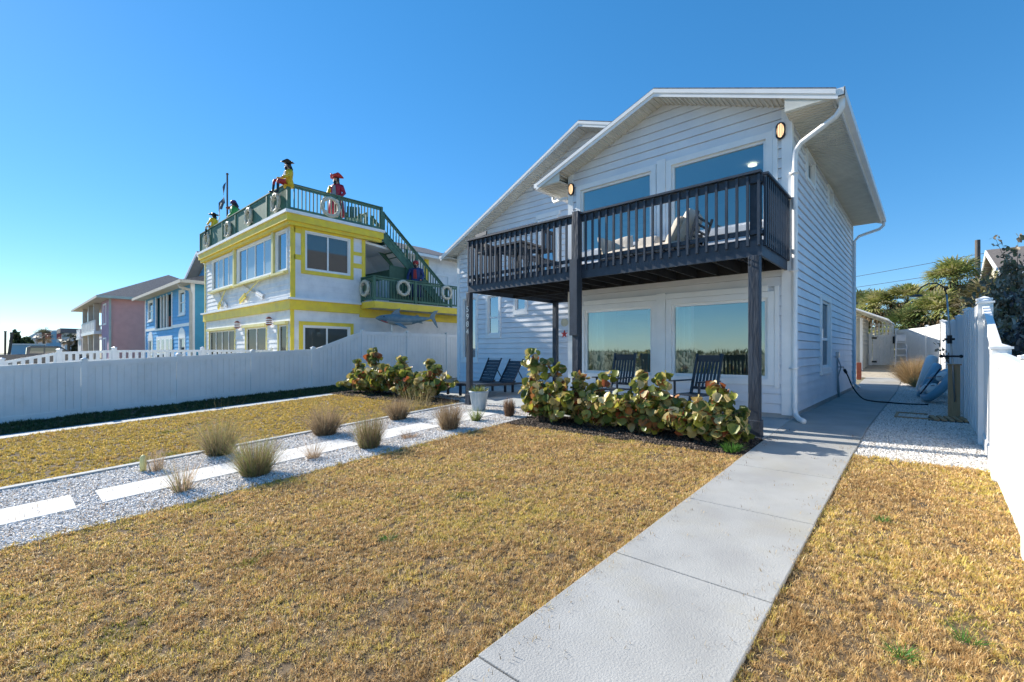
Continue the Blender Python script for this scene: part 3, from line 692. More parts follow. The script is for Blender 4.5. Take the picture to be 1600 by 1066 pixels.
mb.box(x0, y0+.05, -.1, x0+.1, 19, 6.3); mb.quad((x0, 19, 0), (x1, 19, 0), (x1, 19, 3.2), (x0, 19, 3.2)); mb.quad((x0, y1, 3.2), (x1, y1, 3.2), (x1, y1, 6.5), (x0, y1, 6.5))
for P_, hs in ((PFy, fu+fl), (PRy, su+s_l)):
    for h in hs: P_.box(mb, h[0]-.1, h[1]+.1, h[2]-.1, h[3]+.1, -.3, -.28)
PB = Pl((-21.0, 0, 0), (0, 1, 0), (1, 0, 0)); siding(mb, PB, [(y1, 3.2), (19, 3.2), (19, 6.6), (y1, 6.6)], (), e=.21, off=.012)
mb.build('wall', 'ywall', Yh)
mb = MB(); mb.box(x0, y1, 3.2, x1-.01, 19, 3.36); mb.build('lower_roof', 'cream', Yh)
mb = MB()
for a, b, zz in ((.0, .30, 0),):
    mb.box(x0-.28, y0-.28, 6.28, x1+.28, y0-.001, 6.56); mb.box(x1+.001, y0-.0, 6.28, x1+.28, 11.55, 6.56)
    mb.box(x0-.2, y0-.2, 6.14, x1+.2, y0-.001, 6.28); mb.box(x1+.001, y0, 6.14, x1+.2, 11.5, 6.28)
mb.box(x0-.12, y0-.10, 2.86, x1+.10, y0-.03, 3.25); mb.box(x1+.015, y0-.03, 2.86, x1+.10, 10.5, 3.25); mb.box(x1+.015, 10.5, 2.72, x1+.06, 19, 3.10)
mb.build('yellow_band', 'yellow', Yh)
mb = MB()
mb.box(x0-.34, y0-.34, 6.56, x1+.34, 11.6, 6.68); mb.box(x0-.2, y0-.2, 3.25, x1+.2, y0-.0, 3.33); mb.box(x1, y0, 3.25, x1+.2, 10.5, 3.33)
mb.build('ledge', 'trim', Yh)
mb = MB()
mb.box(x1-.03, y0-.04, -.1, x1+.03, y0+.10, 2.86); mb.box(x1-.03, y0-.04, 3.33, x1+.03, y0+.14, 6.14)
mb.box(x1+.0, 10.62, 3.33, x1+.04, 10.78, 6.14)
PRy.box(mb, y0+.10, su[0][0]-.2, 5.9, 6.14, .0, .03)
for h in su+s_l:
    w_ = .2; PRy.box(mb, h[0]-w_, h[0]-.05, h[2]-w_, h[3]+w_, 0, .05); PRy.box(mb, h[1]+.05, h[1]+w_, h[2]-w_, h[3]+w_, 0, .05)
    PRy.box(mb, h[0]-.05, h[1]+.05, h[3]+.05, h[3]+w_, 0, .05); PRy.box(mb, h[0]-.05, h[1]+.05, h[2]-w_, h[2]-.05, 0, .05)
PRy.box(mb, y0+.1, 7.97, 4.85, 5.05, 0, .03); PRy.box(mb, 10.22, 10.62, 4.85, 5.05, 0, .03); PRy.box(mb, 10.22, 10.62, 5.4, 5.55, 0, .03)
mb.build('yellow_trim', 'yellow', Yh)
mb = MB()
for h in fu:
    mb.prism([(h[0]-.15, y0-.02, h[2]-.06), (h[0]-.15, y0-.22, h[2]-.12), (h[0]-.15, y0-.22, h[2]-.2), (h[0]-.15, y0-.02, h[2]-.2)], (h[1]-h[0]+.3, 0, 0))
for h in fl: mb.box(h[0]-.15, y0-.16, h[3]+.02, h[1]+.15, y0-.02, h[3]+.14)
for xx in (-24.83, -20.09): mb.box(xx-.09, y0-.13, 4.3, xx+.09, y0-.02, 6.14)
mb.box(x0-.02, y0-.06, -.1, x0+.09, y0, 6.14)
mb.build('pale_yellow_trim', 'pyellow', Yh)
for h in fu+fl:
    w_ = h[1]-h[0]; n = 4 if h in fu else max(1, round(w_/1.05)); mulls = [h[0]+w_*i/n for i in range(1, n)] if h not in fu[2:] else ()
    window(Yh, PFy, *h, cas=.07, fr=.05, glass='dglass2' if h in fl else 'dglass', mulls=mulls, casm='pyellow' if h in fl else 'trim')
for h, n in ((fu[0], 4), (fu[1], 4)):
    for k in range(1, n, 2):
        a_ = h[0]+(h[1]-h[0])*k/n+.04; b_ = h[0]+(h[1]-h[0])*(k+1)/n-.04; mb = MB(); mb.quad(PFy.p(a_, h[2]+.055, -.025), PFy.p(b_, h[2]+.055, -.025), PFy.p(b_, h[3]-.055, -.025), PFy.p(a_, h[3]-.055, -.025)); mb.build('curtained_pane', 'shadeglass', Yh)
for h in su+s_l: window(Yh, PRy, *h, cas=.05, fr=.05, glass='dglass2', mulls=((h[0]+h[1])/2,))
mb = MB()   # recessed porch roof and upper back roof
mb.prism([(-18.55, 10.8, 6.12), (-18.55, 12.3, 6.0), (-18.55, 13.2, 5.05), (-18.55, 13.2, 4.97), (-18.55, 12.3, 5.9), (-18.55, 10.8, 6.02)], (-2.4, 0, 0))
mb.build('porch_roof', ['trim'], Yh)
mb = MB(); mb.prism([(-18.6, 10.8, 6.16), (-18.6, 12.32, 6.04), (-18.6, 13.2, 5.10), (-18.6, 13.2, 5.07), (-18.6, 12.3, 6.01), (-18.6, 10.8, 6.13)], (-2.3, 0, 0)); mb.build('porch_shingles', 'shingle', Yh)
gable_roof(Yh, -25.2, 8.2, -30.2, -20.4, 6.6, 6.6, 11.65, 19.3, name='back_roof', soff='trim')
window(Yh, PB, 16.8, 17.6, 3.6, 5.6, cas=.1, fr=.05, glass='dglass2')
mb = MB(); PB.box(mb, 15.9, 16.15, 3.3, 6.4, 0.0, .1); mb.build('porch_column', 'yellow', Yh)
def grail(a, b, za, zb_, par, name='deck_railing', m='green', h=1.04, sp=.15, bw=.038, solid=False, postsp=2.0, nrm=None):
    """railing from a=(x,y) to b with floor heights za, zb_"""
    A = Vector((a[0], a[1], za)); B = Vector((b[0], b[1], zb_)); L_ = (Vector(b)-Vector(a)).length; mb = MB()
    up = Vector((0, 0, 1)); mb.bar(A+up*h, B+up*h, .13, .04); mb.bar(A+up*(h-.09), B+up*(h-.09), .04, .09); mb.bar(A+up*.1, B+up*.1, .04, .09)
    n = int(L_/sp)
    for i in range(n):
        p = A.lerp(B, (i+.5)/n); w = bw
        if solid: d = (B-A).normalized(); mb.bar(p+up*.02, p+up*(h-.05), .02 if abs(d.x) < .5 else sp-.012, .02 if abs(d.y) < .5 else sp-.012, up=(0, 1, 0))
        else: mb.bar(p+up*.1, p+up*(h-.05), w, w, up=(0, 1, 0))
    k = max(1, round(L_/postsp))
    PK[0] += 1; e_ = .004*(PK[0] % 4)
    for i in range(k+1):
        p = A.lerp(B, i/k); mb.bar(p-up*(.02-e_*.5), p+up*(h+.022+e_), .1+e_, .1+e_, up=(0, 1, 0))
    return mb.build(name, m, par)
zt = 6.68; fx0, fx1, fy = -30.0, -18.35, 7.42
grail((fx0, fy), (-20.4, fy), zt, zt, Yh, solid=True); grail((-20.4, fy), (fx1, fy), zt, zt, Yh, sp=.12)
grail((fx1, fy), (fx1, 11.5), zt, zt, Yh, sp=.15); grail((fx0, fy), (fx0, 11.5), zt, zt, Yh); grail((fx0, 11.5), (-19.6, 11.5), zt, zt, Yh)
# stairs down to the lower deck
mb = MB(); n = 16
for i in range(n):
    t = (i+.5)/n; y = 11.6+3.7*t; z = 6.55-3.1*t; mb.box(-19.3, y-.14, z-.02, -18.4, y+.14, z+.02)
for x in (-19.32, -18.38): mb.bar((x, 11.5, 6.5), (x, 15.3, 3.32), .05, .28)
mb.box(-18.5, 12.9, 3.4, -18.4, 13.0, 6.2)
ST = mb.build('staircase', 'green', Yh)
grail((-18.36, 11.6), (-18.36, 15.3), 6.55, 3.45, Yh, name='stair_railing', h=.98); grail((-19.32, 11.6), (-19.32, 15.3), 6.55, 3.45, Yh, name='stair_railing', h=.98)
mb = MB(); mb.prism([(-18.45, 12.0, 3.4), (-18.45, 15.0, 3.4), (-18.45, 12.9, 5.2), (-18.45, 12.0, 5.2)], (-.03, 0, 0)); mb.box(-21, 12.0, 4.6, -18.5, 12.1, 5.0); mb.build('stair_skirt', 'dgreen', Yh)
mb = MB(); mb.box(-21, 10.58, 3.34, -17.45, 17, 3.40); mb.build('lower_deck', 'cream', Yh)
mb = MB(); mb.box(-18.5, 10.56, 3.08, -17.45, 10.60, 3.36); mb.box(-17.47, 10.601, 3.08, -17.43, 17, 3.36); mb.build('deck_beam', 'yellow', Yh)
grail((-17.5, 10.62), (-17.5, 17), 3.40, 3.40, Yh, sp=.15, postsp=2.1); grail((-18.45, 10.62), (-17.5, 10.62), 3.40, 3.40, Yh, sp=.12)
for xx in (-24.19, -20.33):
    mb = MB(); mb.lathe([(.07, 0), (.11, .03), (.11, .30), (.05, .36)], (xx, y0-.16, 2.30), 10); lt = mb.build('wall_lantern', 'brick', Yh)
    mb = MB()
    for q in range(3): mb.lathe([(.114, 0), (.114, .045)], (xx, y0-.16, 2.36+.08*q), 10)
    mb.build('lantern_glass', 'white', lt)
# life rings
rl = ['life ring on the green front railing below the seated yellow-coated statue', 'second life ring from the corner on the green front railing',
      'third life ring from the corner on the green front railing', 'life ring at the far left end of the green front railing',
      'life ring on the open roof railing below the red-hatted statue', 'life ring in the middle of the lower deck railing',
      'rightmost life ring on the lower deck railing', 'life ring on the short left side of the lower deck']
rp = [((-19.35, 7.33, 7.16), 'Y', .33), ((-22.35, 7.33, 7.2), 'Y', .33), ((-25.15, 7.33, 7.12), 'Y', .33), ((-28.5, 7.33, 7.15), 'Y', .33),
      ((-18.24, 9.08, 7.16), 'X', .36), ((-17.38, 12.02, 4.05), 'X', .30), ((-17.38, 14.5, 4.08), 'X', .29), ((-18.05, 10.5, 3.95), 'Y', .30)]
for lab, (p, ax, r) in zip(rl, rp):
    t = thing('life_ring', lab, 'life ring', p, 'life rings on the green railings'); mb = MB(); mb.torus(p, r, .07, ax, 24, 8); mb.build('ring', 'ring', t, smooth=True)
    mb = MB()
    for k in range(4):
        a = math.pi/4+k*math.pi/2; c = Vector(p)+(Vector((r*math.cos(a), 0, r*math.sin(a))) if ax == 'Y' else Vector((0, r*math.cos(a), r*math.sin(a))))
        mb.obox(c, (.16, .16, .05) if ax == 'Y' else (.16, .16, .05), Matrix.Rotation(-(a) if ax == 'Y' else a, 3, 'Y' if ax == 'Y' else 'X')); mb.cut()
    each(mb, 'rope_band', 'cream', t)
# oars
for n_, (xa, xb, za, zb_, lab) in enumerate([(-27.1, -26.0, 3.45, 4.25, 'small pair below the left window'), (-23.9, -21.2, 3.55, 4.4, 'large pair below the middle window')]):
    for s_ in (0, 1):
        p = Vector((xa, y0-.09-.05*s_, zb_)) if s_ == 0 else Vector((xb, y0-.14, zb_)); q = Vector((xb, y0-.09, za)) if s_ == 0 else Vector((xa, y0-.14, za))
        r = thing('oar', ('grey' if s_ == 0 else 'yellow-bladed')+' crossed oar of the '+lab, 'oar', tuple((p+q)/2), 'crossed oars on the white wall')
        mb = MB(); mb.tube([p, q], .035, 6); mb.build('shaft', 'cream' if s_ == 0 else 'pyellow', r)
        d = (q-p).normalized(); mb = MB(); L_ = (q-p).length*.28; mb.bar(q-d*L_, q, .05, .22, up=(0, -1, 0) if False else (d.cross(Vector((0, 1, 0)))))
        mb.build('blade', 'ywall' if s_ == 0 else 'yellow', r)
# shark
SH = thing('shark_sculpture', 'blue painted shark sculpture on a post above the white fence', 'sculpture', (-17.2, 12, 0))
mb = MB(); prof = [(0, .00, .0), (.08, .05, .0), (.25, .12, .01), (.5, .18, 0), (.9, .24, -.02), (1.3, .25, -.02), (1.8, .21, 0), (2.3, .13, .06), (2.75, .065, .12), (2.95, .035, .15)]
vs = []; n = 14
for s_, r, dz in prof:
    for k in range(n):
        a = 2*math.pi*k/n; vs.append((-17.2+.75*max(r, .005)*math.cos(a), 10.48+s_, 2.62+dz+max(r, .005)*math.sin(a)))
fs = [(i*n+k, i*n+(k+1) % n, (i+1)*n+(k+1) % n, (i+1)*n+k) for i in range(len(prof)-1) for k in range(n)]+[tuple(range(n))[::-1], tuple((len(prof)-1)*n+k for k in range(n))]
mb.add(vs, fs); mb.mi = [1 if (sum(vs[j][2] for j in f)/len(f) < 2.50 and sum(vs[j][1] for j in f)/len(f) < 12.6) else 0 for f in fs]
mb.build('body', ['shark', 'sharkb'], SH, smooth=True)
def fin(nm, pts, th=.03):
    mb = MB(); mb.prism([(-17.2-th/2, y, z) for y, z in pts], (th, 0, 0)); return mb.build(nm, 'shark', SH, bevel=.008)
fin('dorsal_fin', [(11.25, 2.82), (11.75, 2.84), (11.66, 2.98), (11.74, 3.12), (11.55, 3.06), (11.38, 2.95)]); fin('second_fin', [(12.45, 2.78), (12.75, 2.78), (12.7, 2.86), (12.6, 2.88)])
fin('tail_fin', [(13.3, 2.77), (13.45, 2.72), (13.62, 2.5), (13.80, 2.32), (13.82, 2.36), (13.70, 2.65), (13.62, 2.8), (13.68, 2.98), (13.85, 3.16), (13.60, 3.12), (13.45, 3.0)]); fin('anal_fin', [(12.5, 2.54), (12.85, 2.6), (12.95, 2.5), (12.85, 2.5)])
mb = MB(); mb.prism([(-17.1, 11.3, 2.45), (-17.1, 11.6, 2.48), (-16.85, 11.85, 2.22), (-16.85, 11.7, 2.22)], (0, 0, .03)); mb.build('pectoral_fin', 'shark', SH)
mb = MB(); mb.ell((-17.06, 10.83, 2.70), (.02, .03, .03)); mb.build('eye', 'black', SH)
mb = MB(); mb.bar((-17.04, 10.68, 2.52), (-17.02, 10.98, 2.44), .02, .03); mb.build('mouth', 'redp', SH)
mb = MB(); mb.tube([(-17.2, 11.3, -.1), (-17.2, 11.3, 2.45)], .04, 8); mb.build('support_post', 'chrome', SH)
# flag pole on the roof deck
FP = thing('flagpole', 'thin flagpole with a tattered dark flag on the roof deck', 'flagpole', (-30.6+1.2, 8.6, 6.68))
mb = MB(); mb.tube([(-29.4, 8.55, 6.68), (-29.4, 8.55, 11.2)], .05, 6); mb.ell((-29.4, 8.55, 11.25), (.07, .07, .07)); mb.build('pole', 'pole', FP)
mb = MB(); nn = 8; rows = []
for i in range(nn+1):
    t = i/nn; rows.append([(-29.45-1.1*t, 8.5-.1*math.sin(t*7), 10.8-.95*t), (-29.45-.95*t, 8.5-.1*math.sin(t*7+1), 10.25-1.0*t-.12*math.sin(i*2.3))])
for a, b in zip(rows, rows[1:]): mb.quad(a[0], b[0], b[1], a[1])
mb.build('flag', 'flag', FP)
mb = MB()
for k in range(3): mb.tube([(-30.2-.35*k, 8.5, 9.8-.75*k), (-30.45-.35*k, 8.45, 9.45-.75*k), (-30.5-.38*k, 8.45, 9.05-.75*k)], .035, 4)
mb.build('flag_tatter', 'white', FP)
# ------------------------------------------------------------------ figures
def skinned(joints, edges, matf, mats, name, par):
    me = bpy.data.meshes.new(name); ks = list(joints); me.from_pydata([joints[k][0] for k in ks], [(ks.index(a), ks.index(b)) for a, b in edges], [])
    o = bpy.data.objects.new(name, me); COL.objects.link(o)
    sk = o.modifiers.new('skin', 'SKIN'); sk.use_smooth_shade = True
    for i, k in enumerate(ks):
        r = joints[k][1]; me.skin_vertices[0].data[i].radius = (r, r) if not isinstance(r, tuple) else r
        me.skin_vertices[0].data[i].use_root = (k == 'pelvis')
    ss = o.modifiers.new('sub', 'SUBSURF'); ss.levels = 1; ss.render_levels = 1
    dg = bpy.context.evaluated_depsgraph_get(); m2 = bpy.data.meshes.new_from_object(o.evaluated_get(dg))
    bpy.data.objects.remove(o); m2.materials.clear()
    for m_ in mats: m2.materials.append(M[m_])
    for p in m2.polygons: p.material_index = matf(p.center); p.use_smooth = True
    o = bpy.data.objects.new(name, m2); COL.objects.link(o); o.parent = par; ORG[o.name] = ORG[par.name]
    return o
def pirate(label, loc, rz, coat, vest, breeches, boots, hat, pose='stand', sc=1.18, hatk='tricorn', beard=True, coatlen=.55):
    root = thing('pirate_statue', label, 'statue', (0, 0, 0))
    if pose == 'stand':
        J = {'pelvis': ((0, 0, .95), .13), 'waist': ((0, 0, 1.12), .125), 'chest': ((0, -.01, 1.32), .155), 'neck': ((0, -.01, 1.47), .058), 'head': ((0, -.03, 1.60), .098), 'top': ((0, -.01, 1.70), .08),
             'sl': ((.19, 0, 1.39), .065), 'el': ((.29, .03, 1.14), .048), 'wl': ((.24, -.14, .97), .034), 'hl': ((.21, -.21, .95), .032),
             'sr': ((-.19, 0, 1.39), .065), 'er': ((-.31, .02, 1.15), .048), 'wr': ((-.30, -.12, .94), .034), 'hr': ((-.29, -.19, .90), .032),
             'pl': ((.10, 0, .88), .095), 'kl': ((.12, -.02, .49), .06), 'al': ((.13, .02, .09), .042), 'tl': ((.14, -.13, .04), .034),
             'pr': ((-.10, 0, .88), .095), 'kr': ((-.13, -.03, .49), .06), 'ar': ((-.15, .01, .09), .042), 'tr': ((-.17, -.13, .04), .034)}
        bz, hz = .40, 1.48
    else:
        J = {'pelvis': ((0, 0, .12), .13), 'waist': ((0, 0, .30), .125), 'chest': ((0, -.01, .50), .155), 'neck': ((0, -.01, .65), .058), 'head': ((0, -.03, .78), .098), 'top': ((0, -.01, .88), .08),
             'sl': ((.19, 0, .57), .065), 'el': ((.27, -.08, .34), .048), 'wl': ((.18, -.30, .24), .034), 'hl': ((.16, -.37, .23), .032),
             'sr': ((-.19, 0, .57), .065), 'er': ((-.27, -.08, .34), .048), 'wr': ((-.18, -.32, .26), .034), 'hr': ((-.15, -.39, .26), .032),
             'pl': ((.10, -.04, .10), .095), 'kl': ((.14, -.46, .12), .062), 'al': ((.13, -.47, -.36), .045), 'tl': ((.14, -.62, -.43), .036),
             'pr': ((-.10, -.04, .10), .095), 'kr': ((-.13, -.48, .16), .062), 'ar': ((-.12, -.54, -.32), .045), 'tr': ((-.12, -.69, -.37), .036)}
        bz, hz = -.05, .66
    E_ = [('pelvis', 'waist'), ('waist', 'chest'), ('chest', 'neck'), ('neck', 'head'), ('head', 'top'), ('chest', 'sl'), ('sl', 'el'), ('el', 'wl'), ('wl', 'hl'), ('chest', 'sr'), ('sr', 'er'), ('er', 'wr'), ('wr', 'hr'),
          ('pelvis', 'pl'), ('pl', 'kl'), ('kl', 'al'), ('al', 'tl'), ('pelvis', 'pr'), ('pr', 'kr'), ('kr', 'ar'), ('ar', 'tr')]
    hands = [Vector(J[k][0]) for k in ('hl', 'hr')]; pz = J['pelvis'][0][2]
    def mf(c):
        if c.z > hz or min((c-h).length for h in hands) < .06: return 0
        if c.z < bz and (pose == 'stand' or c.y < -.3): return 3
        if c.z < pz+.12 and abs(c.x) < .26 and (c.y > -.3 or pose != 'stand' or c.z < pz-.1): return 2
        return 1
    skinned(J, E_, mf, ['skin', coat, breeches, boots], 'body', root)
    ch = J['chest'][0]; hd = Vector(J['head'][0])
    mb = MB()
    if pose == 'stand': prof = [(.27, ch[2]-.45-coatlen), (.24, ch[2]-.5), (.165, ch[2]-.22), (.19, ch[2]), (.18, ch[2]+.08), (.08, ch[2]+.15)]
    else: prof = [(.22, pz-.16), (.20, pz+.02), (.16, ch[2]-.22), (.19, ch[2]), (.18, ch[2]+.08), (.08, ch[2]+.15)]
    mb.lathe(prof, (0, .012, 0), 14, 1.08, .80); mb.build('coat', coat, root, smooth=True)
    mb = MB(); mb.prism([(-.07, -.155, ch[2]-.3), (.07, -.155, ch[2]-.3), (.045, -.165, ch[2]+.05), (-.045, -.165, ch[2]+.05)], (0, .03, 0)); mb.build('vest', vest, root)
    for s_ in ('l', 'r'):   # sleeves
        a, b, c = [Vector(J[k+s_][0]) for k in 'sew']; mb = MB(); mb.tube([a, a.lerp(b, .5), b, b.lerp(c, .7), c], [.078, .07, .06, .055, .065], 8); mb.build('sleeve', coat if coat != 'coatr' or s_ == 'l' else 'coaty', root, smooth=True)
    h = MB(); h.ell(hd+Vector((0, .035, .01)), (.112, .10, .14)); h.tube([hd+Vector((0, .06, 0)), hd+Vector((0, .11, -.12)), hd+Vector((0, .11, -.26))], [.09, .10, .05], 8); h.build('hair', 'black', root, smooth=True)
    mb = MB(); mb.ell(hd+Vector((0, -.105, 0)), (.017, .028, .03), 6, 5); mb.build('nose', 'skin', root)
    for s_ in (-1, 1):
        mb = MB(); mb.ell(hd+Vector((.036*s_, -.093, .03)), (.013, .01, .01), 6, 4); mb.build('eye', 'black', root)
    if beard: mb = MB(); mb.lathe([(.02, -.17), (.05, -.1), (.065, -.04), (.04, -.02)], tuple(hd+Vector((0, -.065, -.03))), 8); mb.build('beard', 'black', root, smooth=True)
    mb = MB(); t = hd+Vector((0, .0, .085))
    if hatk == 'tricorn':
        mb.lathe([(.115, 0), (.11, .07), (.07, .12), (.0, .13)], tuple(t), 12)
        n = 18; vs = []
        for i in range(n):
            a = 2*math.pi*i/n; u = .5+.5*math.cos(3*(a+math.pi/2)); r = .145+.115*u; vs += [(t.x+.10*math.cos(a), t.y+.10*math.sin(a), t.z), (t.x+r*math.cos(a), t.y+r*math.sin(a), t.z+.02+.13*(1-u)), (t.x+(r+.012)*math.cos(a), t.y+(r+.012)*math.sin(a), t.z+.0+.13*(1-u))]
        mb.add(vs, [(i*3, i*3+1, (i+1) % n*3+1, (i+1) % n*3) for i in range(n)]+[(i*3+2, i*3, (i+1) % n*3, (i+1) % n*3+2) for i in range(n)]+[(i*3+1, i*3+2, (i+1) % n*3+2, (i+1) % n*3+1) for i in range(n)])
    elif hatk == 'scarf': mb.ell(hd+Vector((0, .01, .05)), (.118, .118, .095)); mb.ell(hd+Vector((.08, .1, .02)), (.03, .04, .03))
    else: mb.lathe([(.27, -.01), (.27, .012), (.12, .02), (.11, .10), (.05, .13)], tuple(t), 16)
    mb.build('hat', hat, root, smooth=hatk != 'tricorn')
    return place(root, loc, rz, sc)
pirate('seated pirate statue in yellow coat and black hat on the roof corner railing', (-18.42, 7.46, 7.62), R(4), 'coaty', 'white', 'redp', 'black', 'black', 'sit', 1.0)
pirate('standing pirate statue in red tricorn and crimson coat behind the open roof railing', (-19.1, 9.75, 6.68), R(35), 'coatr', 'vest', 'green', 'black', 'redp', 'stand', 1.24)
pirate('pirate statue in green coat and purple headscarf beside the flagpole', (-27.6, 8.35, 7.10), R(-30), 'coatg', 'white', 'cream', 'black', 'purple', 'stand', 1.28, 'scarf', False)
pirate('crouched yellow-coated pirate statue at the left end of the roof deck', (-28.1, 7.55, 7.74), R(-60), 'coaty', 'coaty', 'cream', 'black', 'black', 'sit', .85, 'brim', False)
pirate('pirate statue in pale shirt and brown wide hat near the flagpole', (-28.9, 8.7, 7.10), R(30), 'cream', 'cream', 'cream', 'black', 'brick', 'stand', 1.26, 'brim', False)
pirate('pirate statue in dark blue coat and red headscarf at the foot of the green stairs', (-18.0, 13.15, 3.40), R(40), 'coatb', 'redp', 'coatb', 'black', 'redp', 'stand', 1.22, 'scarf')
mb = MB(); mb.box(-29.5, 7.95, 6.68, -27.0, 9.4, 7.10); mb.box(-29.55, 7.9, 7.04, -26.95, 9.45, 7.1); tag(mb.build('roof_platform', 'dgreen'), 'low dark green platform under the far left pirate statues', 'platform')
# green slatted chair on the roof deck
def slat_chair(name, label, cat, m, loc, rz, sc=1, seat=.4, w=.52):
    t = thing(name, label, cat, (0, 0, 0))
    mb = MB()
    for i in range(5): mb.box(-w/2, -.42+.1*i, seat, w/2, -.335+.1*i, seat+.025)
    mb.build('seat', m, t)
    mb = MB()
    for i in range(5):
        x = -w/2+.03+(w-.06)*i/4; mb.bar((x, .05, seat), (x, .28, seat+.68), .07, .02, up=(0, -1, .3))
    mb.build('backrest', m, t)
    for sx in (-1, 1):
        for yy in (-.4, .05):
            mb = MB(); mb.box(sx*(w/2+.02)-.025, yy-.025, 0, sx*(w/2+.02)+.025, yy+.03, seat+.18); mb.build('leg', m, t)
        mb = MB(); mb.box(sx*(w/2+.03)-.05, -.45, seat+.18, sx*(w/2+.03)+.05, .16, seat+.205); mb.build('armrest', m, t)
    return place(t, loc, rz, sc)
slat_chair('garden_chair', 'green slatted chair behind the open roof railing', 'chair', 'green', (-19.2, 10.6, 6.68), R(60), 1.05)
# ================================================================== BLUE HOUSE
B = thing('blue_house', 'bright blue lap-sided house with white trim left of the yellow-trimmed house', 'house', (-41, 12, -.1))
PFb = Pl((0, 7.95, 0), (1, 0, 0), (0, -1, 0)); PRb = Pl((-34, 0, 0), (0, 1, 0), (1, 0, 0))
op = (-43.8, -38.9, 2.95, 5.25)
bw = [(-46.6, -45.0, 3.75, 5.15), (-36.95, -35.65, 3.75, 5.15), (-46.5, -45.1, .5, 2.1), (-37.0, -35.6, .5, 2.1)]
mb = MB(); siding(mb, PFb, [(-47.7, -.2), (-34, -.2), (-34, 5.6), (-47.7, 5.6)], bw+[op], e=.25, off=.03); mb.build('front_wall', 'blue1', B)
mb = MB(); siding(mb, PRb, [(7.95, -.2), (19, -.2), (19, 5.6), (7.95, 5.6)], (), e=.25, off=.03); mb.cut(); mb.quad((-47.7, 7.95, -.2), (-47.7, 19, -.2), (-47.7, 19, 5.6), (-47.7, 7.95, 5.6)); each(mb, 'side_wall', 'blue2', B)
mb = MB(); PFb.box(mb, -43.8, -38.9, 2.9, 5.3, -1.8, -1.75); mb.quad((-43.8, 7.95, 2.95), (-38.9, 7.95, 2.95), (-38.9, 9.7, 2.95), (-43.8, 9.7, 2.95)); mb.build('balcony_recess', 'dglass2', B)
mb = MB(); PFb.box(mb, -43.7, -39.0, 2.95, 3.9, -.6, -.56); mb.build('balcony_parapet', 'brick', B)
mb = MB()
for x in (-43.9, -42.3, -41.35, -40.4, -38.9): PFb.box(mb, x-.09, x+.09, 2.85, 5.35, -.05, .06)
PFb.box(mb, -44, -38.8, 2.80, 2.95, 0, .08); PFb.box(mb, -38.8, -34, 2.85, 3.05, 0, .05); PFb.box(mb, -47.7, -44, 2.85, 3.05, 0, .05)
mb.box(-34.15, 7.88, -.2, -33.95, 8.0, 5.5); mb.box(-34.0, 8.0, -.2, -33.95, 8.08, 5.5); PFb.box(mb, -47.75, -47.55, -.2, 5.5, 0, .06)
mb.build('white_trim', 'trim', B)
for h in bw: window(B, PFb, *h, cas=.14, fr=.06, glass='dglass', bars=((h[2]+h[3])/2,), sill=.1)
for h in bw[2:]:
    mb = MB(); c = (h[0]+h[1])/2; r = (h[1]-h[0])/2+.14; PFb.poly(mb, [(c-r, h[3]+.142)]+[(c-r*math.cos(math.pi*i/12), h[3]+.142+.55*math.sin(math.pi*i/12)) for i in range(1, 12)]+[(c+r, h[3]+.142)], 0, .05); mb.build('window_arch', 'trim', B)
mb = MB(); PFb.box(mb, -43.6, -38.8, -.1, 2.35, .0, .06)
dg_ = mb.build('patio_doors', 'trim', B); mb = MB()
for a in (-43.3, -41.9, -40.5, -39.4): PFb.box(mb, a, a+.75, .2, 2.1, .061, .066)
mb.build('door_glass', 'dglass', dg_)
mb = MB(); mb.prism([(-48.5, 7.2, 5.55), (-48.5, 9.7, 6.35), (-48.5, 19.5, 6.35), (-48.5, 19.5, 5.6)], (15.2, 0, 0)); mb.build('front_roof', 'shingle', B)
mb = MB(); mb.box(-48.52, 7.16, 5.38, -33.28, 7.24, 5.58); mb.box(-33.32, 7.24, 5.38, -33.26, 19, 5.58); mb.box(-48.5, 7.24, 5.45, -33.3, 8.0, 5.48); mb.box(-34.0, 8.0, 5.45, -33.32, 19, 5.48)
mb.tube([(-34.3, 7.25, 5.5), (-34.2, 7.35, 5.2), (-34.0, 7.8, 5.05), (-33.9, 7.85, 4.8), (-33.9, 7.85, 0)], .09, 6); mb.build('eave_trim', 'cream', B)
mb = MB(); siding(mb, Pl((0, 9.9, 0), (1, 0, 0), (0, -1, 0)), [(-41.6, 5.6), (-34.6, 5.6), (-34.6, 6.35), (-38.2, 7.9), (-41.6, 6.35)], (), e=.25, off=.03); mb.build('gable_wall', 'blue1', B)
gable_roof(B, -38.2, 8.3, -42.4, -34.0, 6.3, 6.3, 9.2, 19, name='gable_roof', th=.3, soff='cream')
